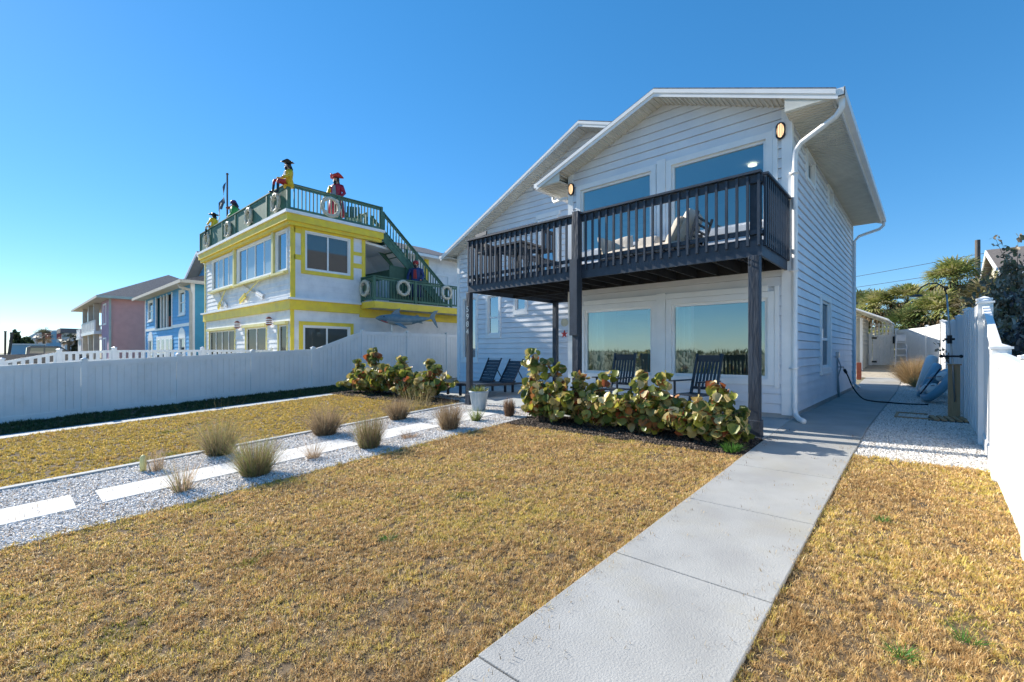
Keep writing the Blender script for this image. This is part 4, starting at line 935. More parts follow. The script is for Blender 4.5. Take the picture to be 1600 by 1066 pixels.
# ================================================================== PINK HOUSE
K = thing('pink_house', 'pink stucco house with hip roof and two-storey white veranda', 'house', (-63, 11, -.2))
mb = MB(); mb.box(-60.0, 6.62, -.3, -55.01, 18, 6.1); mb.box(-74, 10, -.3, -60, 18, 6.1); mb.build('stucco_walls', 'pink', K)
mb = MB(); mb.box(-59.99, 6.55, -.3, -55.3, 6.61, 6.1); mb.build('front_facade', 'mauve', K)
for z0, z1 in ((3.9, 5.6), (.6, 2.4)): window(K, Pl((0, 6.55, 0), (1, 0, 0), (0, -1, 0)), -58.6, -57.0, z0, z1, cas=.15, fr=.08, mulls=(-57.8,))
mb = MB(); A_ = [(-76.5, 5.6, 6.2), (-54.2, 5.6, 6.2), (-54.2, 19, 6.2), (-76.5, 19, 6.2)]; R1, R2 = (-69, 12.2, 9.6), (-61.5, 12.2, 9.6)
mb.add(A_+[R1, R2], [(0, 1, 5, 4), (1, 2, 5), (2, 3, 4, 5), (3, 0, 4)]); mb.build('hip_roof', 'shingle', K)
mb = MB(); mb.box(-76.5, 5.58, 6.0, -54.2, 5.66, 6.22); mb.box(-54.26, 5.6, 6.0, -54.18, 19, 6.22); mb.box(-76.5, 5.66, 6.04, -54.3, 10, 6.08); mb.box(-54.98, 6.5, -.3, -54.85, 6.65, 6.0)
mb.build('eave_trim', 'cream', K)
for x in (-61.3, -65.5, -70.5):
    mb = MB(); mb.box(x-.2, 6.1, -.3, x+.2, 6.5, 6.0); mb.build('veranda_column', 'cream', K)
mb = MB(); mb.box(-71, 6.0, 2.95, -60, 10, 3.25); mb.build('veranda_floor', 'trim', K)
grail((-70.5, 6.1), (-60.2, 6.1), 3.25, 3.25, K, name='veranda_railing', m='trim', sp=.4, bw=.12); grail((-71, 6.1), (-71, 10), 3.25, 3.25, K, name='veranda_railing', m='trim', sp=.4, bw=.12)
mb = MB(); mb.box(-69, 9.9, -.2, -67.5, 9.99, 2.2); mb.build('door', 'wood', K); mb = MB(); mb.box(-64, 9.9, -.2, -62.5, 9.99, 2.2); mb.build('door', 'wood', K)
# ================================================================== FAR BUILDINGS
t = thing('porch_house', 'small white house with an upstairs railing between pink house and far roofs', 'house', (-88, 8, -.3))
mb = MB(); mb.box(-90, 7.3, -.4, -86, 9.2, 2.9); mb.build('wall', 'stucco', t)
mb = MB(); mb.box(-90.2, 7.1, 2.9, -85.8, 9.4, 3.1); mb.build('balcony_slab', 'trim', t)
grail((-85.9, 7.2), (-85.9, 9.3), 3.1, 3.1, t, name='balcony_railing', m='trim', h=1.2, sp=.3, bw=.08); grail((-90, 7.2), (-85.9, 7.2), 3.1, 3.1, t, name='balcony_railing', m='trim', h=1.2, sp=.3, bw=.08)
for k in range(2):
    mb = MB(); mb.box(-85.99, 7.5+.9*k, .4, -85.95, 8.0+.9*k, 2.3); mb.build('window', 'dglass', t)
t = thing('grey_roof_house', 'stone-coloured house with flat dark grey roof far behind', 'house', (-118, 9, -.4))
mb = MB(); mb.box(-122, 7.6, -.5, -115, 12, 4.6); mb.build('wall', 'stucco', t); mb = MB(); mb.box(-122.5, 7.0, 4.6, -114.5, 12.5, 5.4); mb.build('roof', 'shingle', t)
mb = MB(); mb.box(-114.99, 9.6, -.4, -114.95, 11.5, 3.9); mb.build('red_panel', 'wood', t)
t = thing('red_panel_building', 'far white building with slanted roof, red panels and pale blue centre', 'building', (-155, 6.5, -.5))
mb = MB(); mb.prism([(-150, y, z) for y, z in [(2.6, -.6), (10.6, -.6), (10.6, 6.2), (6.0, 6.2), (3.6, 4.3), (2.6, 4.0)]], (-12, 0, 0)); mb.build('wall', 'stucco', t)
for a, b in ((6.15, 7.6), (8.55, 10.4)):
    mb = MB(); mb.box(-149.99, a, 4.2, -149.9, b, 5.7); mb.build('red_panel', 'redst', t)
mb = MB(); mb.box(-149.99, 7.62, -.5, -149.9, 8.53, 5.9); mb.box(-149.99, 6.9, -.5, -149.91, 7.61, 3.3); mb.box(-149.99, 8.54, -.5, -149.91, 10.6, 3.3); mb.build('blue_panel', 'paleb', t)
for a in (6.9, 9.0):
    mb = MB(); mb.box(-149.9, a, 3.35, -149.85, a+.7, 3.6); mb.build('window', 'black', t)
t = thing('low_blue_building', 'low pale blue flat-roofed building behind the pickup truck', 'building', (-112, 3, -.5))
mb = MB(); mb.box(-112, 1.0, -.5, -106, 4.6, 2.3); mb.build('wall', 'paleb', t); mb = MB(); mb.box(-112.2, .8, 2.3, -105.8, 4.8, 2.5); mb.build('roof', 'stucco', t)
# poles at the far left
for p, q, r, lab in (((-75, .25, -.5), (-75, .28, 3.4), .09, 'thin upright grey pole at the left edge of the photo'), ((-60, .30, -.5), (-60, .62, 2.85), .10, 'leaning dark pole near the left edge of the photo')):
    mb = MB(); mb.tube([p, q], r, 8); mb.lathe([(r*1.3, 0), (r*1.3, .08)], q, 8); tag(mb.build('pole', 'pole'), lab, 'pole')
# pickup truck
T = thing('pickup_truck', 'dark navy crew-cab pickup truck parked beyond the slatted white fence', 'pickup truck', (-57, 2.6, -.35))
z0 = -.35
def side(pts, x0_, x1_, m, nm, bev=.03, par=T):
    mb = MB(); mb.prism([(x1_, y, z0+z) for y, z in pts], (x0_-x1_, 0, 0)); return mb.build(nm, m, par, bevel=bev)
side([(-.3, .55), (-.3, 1.32), (1.35, 1.36), (3.9, 1.38), (4.6, 1.36), (5.5, 1.22), (5.62, .9), (5.6, .5)], -58.9, -57.0, 'navy', 'body')
cb = side([(1.4, 1.3), (1.45, 1.95), (1.7, 2.06), (3.3, 2.06), (3.6, 1.98), (4.35, 1.37)], -58.75, -57.12, 'navy', 'cab')
for pts in ([(1.6, 1.42), (1.68, 1.88), (2.45, 1.9), (2.45, 1.42)], [(2.55, 1.42), (2.55, 1.9), (3.35, 1.9), (3.95, 1.42)]):
    mb = MB(); mb.prism([(-57.10, y, z0+z) for y, z in pts], (-.015, 0, 0)); mb.build('side_window', 'dglass2', cb)
mb = MB(); mb.box(-57.4, 1.6, z0+2.06, -58.5, 3.3, z0+2.075); mb.build('roof_highlight', 'trim', cb)  # white sheet painted in as the bright highlight on the navy cab roof
for y in (.55, 4.6):
    for x in (-58.7, -57.0):
        mb = MB(); mb.tube([(x-.1, y, z0+.38), (x+.12, y, z0+.38)], .38, 16); wh = mb.build('wheel', 'rubber', T); mb = MB(); mb.tube([(x+.121, y, z0+.38), (x+.13, y, z0+.38)], .22, 12); mb.build('rim', 'chrome', wh)
mb = MB(); mb.ell((-56.9, 3.85, z0+1.45), (.12, .08, .1)); mb.build('side_mirror', 'black', T)
for x in (-58.6, -57.2):
    mb = MB(); mb.box(x-.1, 5.55, z0+.95, x+.1, 5.63, z0+1.12); mb.build('headlight', 'trim', T)
# ================================================================== PORCH AND YARD OBJECTS
def rocking_chair(label, loc, rz, grp, tilt=.0):
    t = thing('rocking_chair', label, 'rocking chair', (0, 0, 0), grp); m = 'char2'
    rot = Matrix.Rotation(-.22-tilt, 3, 'X')   # backrest leans backwards (+y)
    bp = lambda x, z: Vector((x, .22, .43))+rot @ Vector((x*0, 0, z))
    mb = MB()
    for i in range(7): mb.box(-.26, -.28+.075*i, .415, .26, -.28+.075*i+.06, .437)
    mb.build('seat', m, t)
    mb = MB()
    for i in range(6): x = -.17+.068*i; mb.bar(bp(x, .12), bp(x, .60), .042, .014, up=(0, -1, .2))
    mb.bar(bp(-.22, .655), bp(.22, .655), .018, .12); mb.bar(bp(-.22, .10), bp(.22, .10), .018, .05)
    mb.build('backrest', m, t)
    for sx in (-1, 1):
        mb = MB(); mb.bar(bp(sx*.245, -.42), bp(sx*.245, .74), .04, .04); mb.build('back_post', m, t)
        mb = MB(); mb.tube([(sx*.245, -.26, .04), (sx*.245, -.26, .66)], .022, 8); mb.build('front_leg', m, t)
        mb = MB(); mb.box(sx*.27-.045, -.34, .655, sx*.27+.045, .27, .675); mb.build('armrest', m, t)
        mb = MB(); mb.tube([(sx*.245, -.48, .075), (sx*.245, -.2, .022), (sx*.245, .15, .02), (sx*.245, .62, .11)], .019, 6); mb.build('rocker', m, t)
    return place(t, loc, rz)
M['char2'] = mat('satin_black_navy_wood', (.022, .03, .045), (.03, .04, .055), rough=.4, scale=10)
rocking_chair('black slatted rocking chair in front of the left picture window', (-4.73, 8.35, .02), R(-6), 'rocking chairs on the porch')
rocking_chair('black slatted rocking chair leaning back in front of the right picture window', (-3.06, 8.25, .02), R(-14), 'rocking chairs on the porch', .06)
def lounger(label, loc, rz, ang):
    t = thing('sun_lounger', label, 'sun lounger', (0, 0, 0), 'sun loungers by the left wing'); m = 'char2'
    mb = MB()
    for i in range(12): mb.box(-.29, -1.25+.105*i, .315, .29, -1.25+.105*i+.085, .335)
    for sx in (-.3, .3): mb.box(sx-.02, -1.3, .27, sx+.02, .62, .33)
    mb.build('seat_frame', m, t)
    mb = MB(); d = Vector((0, math.cos(ang), math.sin(ang))); n = Vector((0, -math.sin(ang), math.cos(ang)))
    for i in range(7): p = Vector((0, .02, .33))+d*(.1*i+.05); mb.obox(p, (.54, .085, .02), Matrix.Rotation(ang, 3, 'X'))
    for sx in (-.28, .28): mb.bar(Vector((sx, .0, .33)), Vector((sx, 0, .33))+d*.76, .03, .03)
    mb.build('backrest', m, t)
    mb = MB()
    for sx in (-.24, .24): mb.bar((sx, .48, .3), Vector((sx, 0, .33))+d*.42, .025, .02)
    mb.build('support', m, t)
    for sx in (-.28, .28):
        for y in (-1.15, .5): mb = MB(); mb.box(sx-.025, y-.03, 0, sx+.025, y+.03, .30); mb.build('leg', m, t)
    return place(t, loc, rz)
lounger('dark slatted sun lounger nearer the post with its backrest raised', (-9.55, 9.45, .02), R(-4), R(62))
lounger('dark slatted sun lounger nearer the sea grape with its backrest raised', (-8.8, 9.5, .02), R(-6), R(58))
# planter
P_ = thing('planter', 'pale blue tapered planter beside the left balcony post', 'planter', (-7.42, 7.12, g(7.1)))
mb = MB(); c = (-7.42, 7.12, g(7.1)); mb.lathe([(.13, 0), (.145, .02), (.21, .40), (.225, .41), (.225, .44), (.195, .44), (.19, .38)], c, 24, cap=False); mb.lathe([(.13, .001), (.12, .01)], c, 24); mb.build('pot', 'pot', P_, smooth=True)
mb = MB(); mb.lathe([(.19, .37), (.01, .385)], c, 16); mb.build('potting_soil', 'mulch', P_)
# balcony furniture
t = thing('daybed', 'black-framed outdoor daybed with beige cushions on the balcony', 'daybed', (-4.2, 8.6, 2.92))
mb = MB()
for i in range(9): mb.box(-5.05+.205*i, 8.25, 3.08, -5.05+.205*i+.16, 9.0, 3.11)
for x in (-5.05, -3.25):
    for y in (8.25, 8.95): mb.box(x, y, 2.92, x+.05, y+.05, 3.3)
mb.box(-5.05, 8.95, 3.1, -3.2, 9.0, 3.45); mb.bar((-3.2, 8.27, 3.1), (-3.02, 8.27, 3.7), .04, .04); mb.bar((-3.2, 8.98, 3.1), (-3.02, 8.98, 3.7), .04, .04)
for i in range(5): mb.bar((-3.18+.035*i, 8.27, 3.2+.1*i), (-3.18+.035*i, 8.98, 3.2+.1*i), .03, .03)
mb.build('frame', 'char2', t)
def cushion(c, s, rot, par, nm='cushion'):
    mb = MB(); n = 10; vs = []
    for sd_ in (1, -1):
        for i in range(n+1):
            for j in range(n+1):
                u, v = i/n*2-1, j/n*2-1; k = (max(0, (1-u**6)*(1-v**6)))**.45; pin = 1-.06*(u*u*v*v)
                wob = .08*noise.noise(Vector((c[0]*3+u*1.7, c[2]*2+v*1.7, sd_)))
                vs.append(Vector(c)+rot @ Vector((u*s[0]/2*pin, v*s[1]/2*pin, sd_*s[2]/2*(k+wob*k))))
    w = n+1; fs = []
    for q in (0, 1):
        for i in range(n):
            for j in range(n):
                a = q*w*w+i*w+j; f = (a, a+1, a+w+1, a+w); fs.append(f if q else f[::-1])
    mb.add(vs, fs); return mb.build(nm, 'canvas', par, smooth=True)
cushion((-4.15, 8.6, 3.19), (1.85, .68, .17), Matrix.Identity(3), t, 'mattress')
cushion((-4.78, 8.75, 3.42), (.5, .42, .16), Matrix.Rotation(R(68), 3, 'X') @ Matrix.Rotation(.15, 3, 'Z'), t)
cushion((-4.25, 8.8, 3.38), (.55, .36, .15), Matrix.Rotation(R(60), 3, 'X'), t)
cushion((-3.30, 8.6, 3.50), (.66, .62, .20), Matrix.Rotation(R(-68), 3, 'Y'), t, 'bolster')
cushion((-3.52, 8.5, 3.46), (.58, .50, .18), Matrix.Rotation(R(-62), 3, 'Y') @ Matrix.Rotation(.3, 3, 'X'), t)
cushion((-5.03, 8.6, 3.38), (.48, .6, .13), Matrix.Rotation(R(72), 3, 'Y'), t)
t = thing('bar_table', 'dark high bar table at the left end of the balcony', 'table', (-7.7, 8.8, 2.92))
mb = MB(); mb.box(-8.1, 8.3, 3.82, -7.2, 9.2, 3.87); mb.box(-8.05, 8.35, 3.72, -7.25, 9.15, 3.815); mb.build('tabletop', 'char2', t)
for x in (-8.0, -7.32):
    for y in (8.4, 9.08): mb = MB(); mb.box(x-.03, y-.03, 2.92, x+.03, y+.03, 3.72); mb.build('leg', 'char2', t)
mb = MB(); mb.box(-8.0, 8.39, 3.2, -7.32, 8.42, 3.24); mb.box(-8.0, 9.07, 3.2, -7.32, 9.1, 3.24); mb.build('stretcher', 'char2', t)
def stool(label, loc, rz):
    t = thing('bar_chair', label, 'bar chair', (0, 0, 0), 'bar chairs on the balcony')
    mb = MB(); mb.box(-.22, -.22, .68, .22, .22, .72); mb.build('seat', 'char2', t)
    mb = MB()
    for i in range(4): mb.box(-.19+.105*i, .2, .72, -.13+.105*i, .225, 1.08)
    mb.box(-.23, .195, 1.08, .23, .23, 1.16); mb.build('backrest', 'char2', t)
    for x in (-.2, .2):
        for y in (-.2, .2): mb = MB(); mb.bar((x*1.15, y*1.15, 0), (x, y, .68), .035, .035); mb.build('leg', 'char2', t)
    return place(t, loc, rz)
stool('dark bar chair on the outer left side of the high bar table', (-8.0, 8.0, 2.92), R(170)); stool('dark bar chair right of the high bar table', (-6.9, 8.7, 2.92), R(-90))
# garden hose
mb = MB(); pts = [(-1.64, 14.9, .74), (-1.55, 14.85, .55), (-1.42, 14.6, .28), (-1.2, 14.2, .06), (-.95, 13.8, .035), (-.7, 13.7, .035), (-.35, 13.75, .02), (.0, 13.9, .02)]
fine = []
for i in range(len(pts)-1):
    a, b = Vector(pts[i]), Vector(pts[i+1]); p0 = Vector(pts[max(i-1, 0)]); p3 = Vector(pts[min(i+2, len(pts)-1)])
    for k in range(6):
        s_ = k/6; fine.append(.5*((2*a)+(b-p0)*s_+(2*p0-5*a+4*b-p3)*s_*s_+(3*a-p0-3*b+p3)*s_**3))
fine.append(Vector(pts[-1])); mb.tube(fine, [.035]*4+[.016]*(len(fine)-4), 8)
tag(mb.build('garden_hose', 'rubber', smooth=True), 'black garden hose running from the wall tap across the walkway', 'hose')
# outdoor shower
t = thing('outdoor_shower', 'outdoor shower with cedar post, metal pipe and curved arm by the board fence', 'shower', (.36, 11.6, 0))
mb = MB(); mb.box(.27, 11.55, 0, .43, 11.66, .96); mb.box(.26, 11.5, .96, .45, 11.7, .98); mb.build('post', 'cedar', t)
mb = MB(); mb.tube([(.36, 11.52, .3), (.33, 11.53, 1.0), (.28, 11.54, 1.78), (.25, 11.54, 2.25)], .013, 8)
arc = [(.25, 11.54, 2.25)]+[(.25-.36*math.sin(a)*1.0-.0, 11.54-.3*math.sin(a)*.9, 2.25+.17*math.sin(a*2) if a < 1.57 else 2.25) for a in [.3, .6, .9, 1.2, 1.5]]
arc = [(.25, 11.54, 2.25), (.22, 11.52, 2.38), (.12, 11.43, 2.45), (0, 11.33, 2.44), (-.1, 11.24, 2.37), (-.14, 11.2, 2.27)]
mb.build('pipe', 'chrome', t, smooth=True)
mb = MB(); mb.tube(arc, .011, 8); mb.build('arm', 'black', t, smooth=True)
mb = MB(); mb.lathe([(.09, 0), (.09, .01), (.02, .04)], (-.15, 11.19, 2.21), 16); mb.build('shower_head', 'black', t)
mb = MB(); mb.tube([(.22, 11.5, 1.43), (.36, 11.5, 1.43)], .02, 6); mb.tube([(.29, 11.5, 1.35), (.29, 11.5, 1.5)], .035, 8); mb.build('valve', 'black', t)
mb = MB(); mb.tube([(.2, 11.5, 1.12), (.42, 11.5, 1.12)], .018, 6); mb.ell((.18, 11.5, 1.12), (.03, .03, .03)); mb.ell((.44, 11.5, 1.12), (.03, .03, .03)); mb.build('tap_handle', 'black', t)
t = thing('drain_frame', 'timber drain edging with short slats laid in the gravel below the shower', 'drain', (0, 11, 0))
mb = MB(); mb.box(-.42, 10.93, 0, .05, 10.97, .03); mb.box(-.42, 11.75, 0, .0, 11.79, .03); mb.box(-.46, 10.93, 0, -.42, 11.79, .03); mb.build('edging', 'cedar', t)
for i in range(5):
    mb = MB(); mb.obox((.08+.095*i, 11.1+.02*i, .03), (.065, .62, .03), Matrix.Rotation(.12, 3, 'Z')); mb.build('slat', 'cedar', t)
mb = MB(); mb.box(.0, 10.8, .002, .52, 11.45, .012); mb.build('drain_gap', 'rubber', t)
# inflatable floats leaning on the fence
t = thing('inflatable_float', 'blue-sided inflatable float with white back leaning on the fence behind', 'pool float', (.0, 17.0, 0))
mb = MB(); rot = Matrix.Rotation(R(22), 3, 'Y') @ Matrix.Rotation(R(8), 3, 'X'); n = 28
def oval(mb, c, a, b, tk, rot, n=28, m=8):
    vs = []; fs = []
    for i in range(n):
        t_ = 2*math.pi*i/n
        for j in range(m):
            u = 2*math.pi*j/m; p = Vector((tk*1.1*math.sin(u), (a+tk*math.cos(u))*math.cos(t_), (b+tk*math.cos(u))*math.sin(t_))); vs.append(Vector(c)+rot @ p)
    for i in range(n):
        for j in range(m): fs.append((i*m+j, i*m+(j+1) % m, ((i+1) % n)*m+(j+1) % m, ((i+1) % n)*m+j))
    mb.add(vs, fs)
oval(mb, (.02, 16.6, .44), .56, .40, .10, rot); mb.build('side_tube', 'tubeb', t, smooth=True)
mb = MB(); mb.ell((-.02, 16.6, .44), (.07, .48, .34), 20, 10, rot); mb.build('floor', 'tubew', t, smooth=True)
t = thing('inflatable_float', 'white ring-shaped inflatable float standing tallest behind the blue one', 'pool float', (.0, 17.6, 0))
mb = MB(); oval(mb, (-.02, 17.6, .58), .42, .42, .13, Matrix.Rotation(R(14), 3, 'Y')); mb.build('ring', 'tubew', t, smooth=True)
t = thing('inflatable_float', 'blue and white chequered inflatable float nearest the cedar post', 'pool float', (.2, 14.6, 0))
rot2 = Matrix.Rotation(R(30), 3, 'Y') @ Matrix.Rotation(R(-14), 3, 'X') @ Matrix.Rotation(R(12), 3, 'Z')
mb = MB(); oval(mb, (.16, 14.7, .42), .42, .36, .085, rot2); mb.build('side_tube', 'tubeb', t, smooth=True)
for i, (dy, dz, w, h) in enumerate([(-.2, .18, .34, .26), (.2, .18, .3, .26), (-.18, -.16, .32, .28), (.2, -.16, .3, .28)]):
    mb = MB(); mb.ell(Vector((.16, 14.7, .42))+rot2 @ Vector((-.08, dy, dz)), (.09, w*.5, h*.5), 12, 8, rot2); mb.build('cushion_pad', 'tubew' if i != 1 else 'tubeb', t, smooth=True)
mb = MB()
for d_ in (-.02, .02): mb.bar(Vector((.16, 14.7, .42))+rot2 @ Vector((-.15, -.42, d_*6)), Vector((.16, 14.7, .42))+rot2 @ Vector((-.15, .42, d_*6)), .012, .02)
mb.bar(Vector((.16, 14.7, .42))+rot2 @ Vector((-.15, 0, -.36)), Vector((.16, 14.7, .42))+rot2 @ Vector((-.15, 0, .36)), .012, .03); mb.build('seam_strap', 'navy', t)
# gate, shed, steps
t = thing('garden_gate', 'white panel gate with black hinges at the end of the side yard', 'gate', (-1.6, 28.8, .54))
mb = MB()
for i in range(6): mb.box(-2.03+.137*i, 28.78, .58, -2.03+.137*i+.131, 28.81, 2.02)
mb.box(-2.04, 28.74, 1.94, -1.2, 28.78, 2.05); mb.box(-2.04, 28.74, .56, -1.2, 28.78, .68); mb.bar((-2.0, 28.77, .66), (-1.24, 28.77, 1.96), .02, .04); mb.build('panel', 'vinyl', t)
for z in (.72, 1.88): mb = MB(); mb.box(-2.06, 28.70, z-.04, -1.86, 28.74, z+.04); mb.build('hinge', 'black', t)
mb = MB(); mb.box(-1.26, 28.70, 1.6, -1.18, 28.74, 1.95); mb.build('latch', 'black', t)
mb = MB(); mb.box(-2.18, 28.7, .5, -2.05, 28.85, 2.1); mb.build('gate_post', 'vinyl', t)
t = thing('shed', 'cream lap-sided shed with gabled roof and white lattice behind the house', 'shed', (-4, 27, .4))
mb = MB(); siding(mb, Pl((-2.2, 0, 0), (0, 1, 0), (1, 0, 0)), [(25.5, .3), (28.9, .3), (28.9, 2.75), (25.5, 2.75)], (), e=.18, off=.015)
siding(mb, Pl((0, 25.5, 0), (1, 0, 0), (0, -1, 0)), [(-7, .3), (-2.2, .3), (-2.2, 2.75), (-7, 4.2)], (), e=.18, off=.015); mb.build('wall', 'shedw', t)
mb = MB(); s_ = [(-7, 24.4, 5.0), (-1.35, 24.4, 2.6), (-1.35, 30.5, 2.6), (-7, 30.5, 5.0)]
s_ = [(-2.6, 24.2, 3.22), (-1.2, 24.2, 2.55), (-1.2, 30.5, 2.55), (-2.6, 30.5, 3.22)]; mb.prism(s_, (0, 0, -.06)); mb.box(-7, 24.2, 3.1, -2.6, 30.5, 3.22); mb.build('roof', 'trim', t)
mb = MB(); mb.box(-2.24, 25.45, .3, -2.15, 25.55, 2.7); mb.box(-1.32, 28.9, 2.0, -1.22, 29.0, 2.6); mb.build('corner_trim', 'trim', t)
mb = MB()
for i in range(6): mb.box(-2.1+.14*i, 28.9, 2.05, -2.1+.14*i+.06, 28.92, 2.62)
for z in (2.1, 2.3, 2.5): mb.box(-2.15, 28.925, z, -1.25, 28.94, z+.05)
mb.build('lattice', 'trim', t)
t = thing('white_steps', 'white plastic steps leaning against the corner fence beside the gate', 'steps', (-.95, 28, .5))
for i in range(4): mb = MB(); mb.box(-1.12, 27.95+.1*i, .72+.3*i, -.72, 28.2+.1*i, .77+.3*i); mb.build('step', 'ywall', t)
for x in (-1.14, -.72): mb = MB(); mb.bar((x, 27.9, .5), (x+(.04 if x < -1 else -.04), 28.35, 1.98), .04, .14); mb.build('side_rail', 'ywall', t)
mb = MB(); mb.box(-1.10, 28.2, 1.70, -.76, 28.24, 2.0); mb.build('top_panel', 'ywall', t)
mb = MB(); mb.box(-2.0, 21.6, .16, -1.86, 21.74, .80); tag(mb.build('brick_pillar', 'brick', bevel=.01), 'short red-brown pillar just behind the back corner of the house', 'pillar')
# neighbour house on the right
t = thing('beige_house', 'beige house with brown shingle roof and white rake behind the right fence', 'house', (12, 40, .6))
PG = Pl((3, 0, 0), (0, 1, 0), (-1, 0, 0))
mb = MB(); siding(mb, PG, [(33.6, .5), (46, .5), (46, 5.3), (39.8, 7.1), (33.6, 5.3)], (), e=.2, off=.02)
siding(mb, Pl((0, 33.6, 0), (1, 0, 0), (0, -1, 0)), [(3, .5), (24, .5), (24, 5.3), (3, 5.3)], (), e=.2, off=.02); mb.build('wall', 'beige', t)
mb = MB()
for ya, yb, za in ((32.6, 39.8, 5.15), (47.0, 39.8, 5.15)): mb.prism([(2.6, ya, za), (2.6, yb, 7.35), (24, yb, 7.35), (24, ya, za)], (0, 0, -.06))
mb.build('roof', 'shingleb', t)
mb = MB()
for ya, yb, za in ((32.6, 39.8, 5.15), (47.0, 39.8, 5.15)): mb.prism([(2.56, ya, za-.02), (2.56, yb, 7.33), (2.56, yb, 7.05), (2.56, ya, za-.30)], (.05, 0, 0))
mb.box(2.6, 32.55, 4.95, 24, 32.62, 5.12); mb.build('fascia', 'trim', t)
# utility pole + wires
UP = thing('utility_pole', 'weathered wooden utility pole above the palms carrying three wires', 'utility pole', (2.8, 49.7, .6))
mb = MB(); mb.tube([(2.8, 49.7, .3), (2.8, 49.7, 9.7)], [.19, .155], 10); mb.build('pole', 'pole', UP)
for k, (zl_, zr_) in enumerate([(7.5, 8.6), (6.75, 7.5), (6.1, 6.7)]):
    mb = MB(); a = Vector((-28, 66, zl_+1.2)); b = Vector((2.8, 49.6, zr_)); c = Vector((30, 36, zr_+.6)); pts = [a.lerp(b, s/10)-Vector((0, 0, .5*math.sin(math.pi*s/10))) for s in range(11)]+[b.lerp(c, s/10)-Vector((0, 0, .5*math.sin(math.pi*s/10))) for s in range(1, 11)]
    mb.tube(pts, .022, 4); mb.build('wire', 'rubber', UP)
# faint low kerb stones beside the far palms, a yellow-topped marker by the left clump
mb = MB(); mb.lathe([(.035, 0), (.04, .1), (.035, .2), (.015, .225)], (-7.98, 1.30, g(1.3)), 10); tag(mb.build('garden_marker', 'pyellow', smooth=True), 'small pale yellow marker stone beside the leftmost brown grass clump', 'marker')
# ================================================================== VEGETATION
def fastmesh(name, V, F, C, mname, parent=None, org=None):
    """V (n,3), F (m,k) equal-size faces, C (n,3)"""
    me = bpy.data.meshes.new(name); V = np.asarray(V, np.float32); F = np.asarray(F, np.int32)
    o0 = ORG[parent.name] if parent is not None else Vector(org if org is not None else (float(V[:, 0].mean()), float(V[:, 1].mean()), float(V[:, 2].min())))
    V = V-np.array(o0, np.float32)
    me.vertices.add(len(V)); me.vertices.foreach_set('co', V.ravel()); k = F.shape[1]
    me.loops.add(F.size); me.loops.foreach_set('vertex_index', F.ravel()); me.polygons.add(len(F))
    me.polygons.foreach_set('loop_start', np.arange(0, F.size, k, dtype=np.int32))
    me.update(calc_edges=True)
    ca = me.color_attributes.new('Col', 'FLOAT_COLOR', 'POINT'); ca.data.foreach_set('color', np.hstack([C, np.ones((len(C), 1))]).astype(np.float32).ravel())
    me.materials.append(M[mname]); o = bpy.data.objects.new(name, me); COL.objects.link(o)
    if parent is not None: o.parent = parent
    else: o.location = o0
    ORG[o.name] = o0; return o
def gz(Y): return np.where(Y < -3, -.684, np.where(Y < 9, -.057*(9-Y), np.where(Y > 18, .05*(np.minimum(Y, 30)-18), 0)))
def pnoise(x, y, f, seed=0):
    r = np.random.default_rng(seed); s = 0
    for i in range(6):
        a = r.uniform(0, 6.28); k = f*r.uniform(.6, 1.7); s = s+np.sin((x*np.cos(a)+y*np.sin(a))*k+r.uniform(0, 6.28))
    return s/6
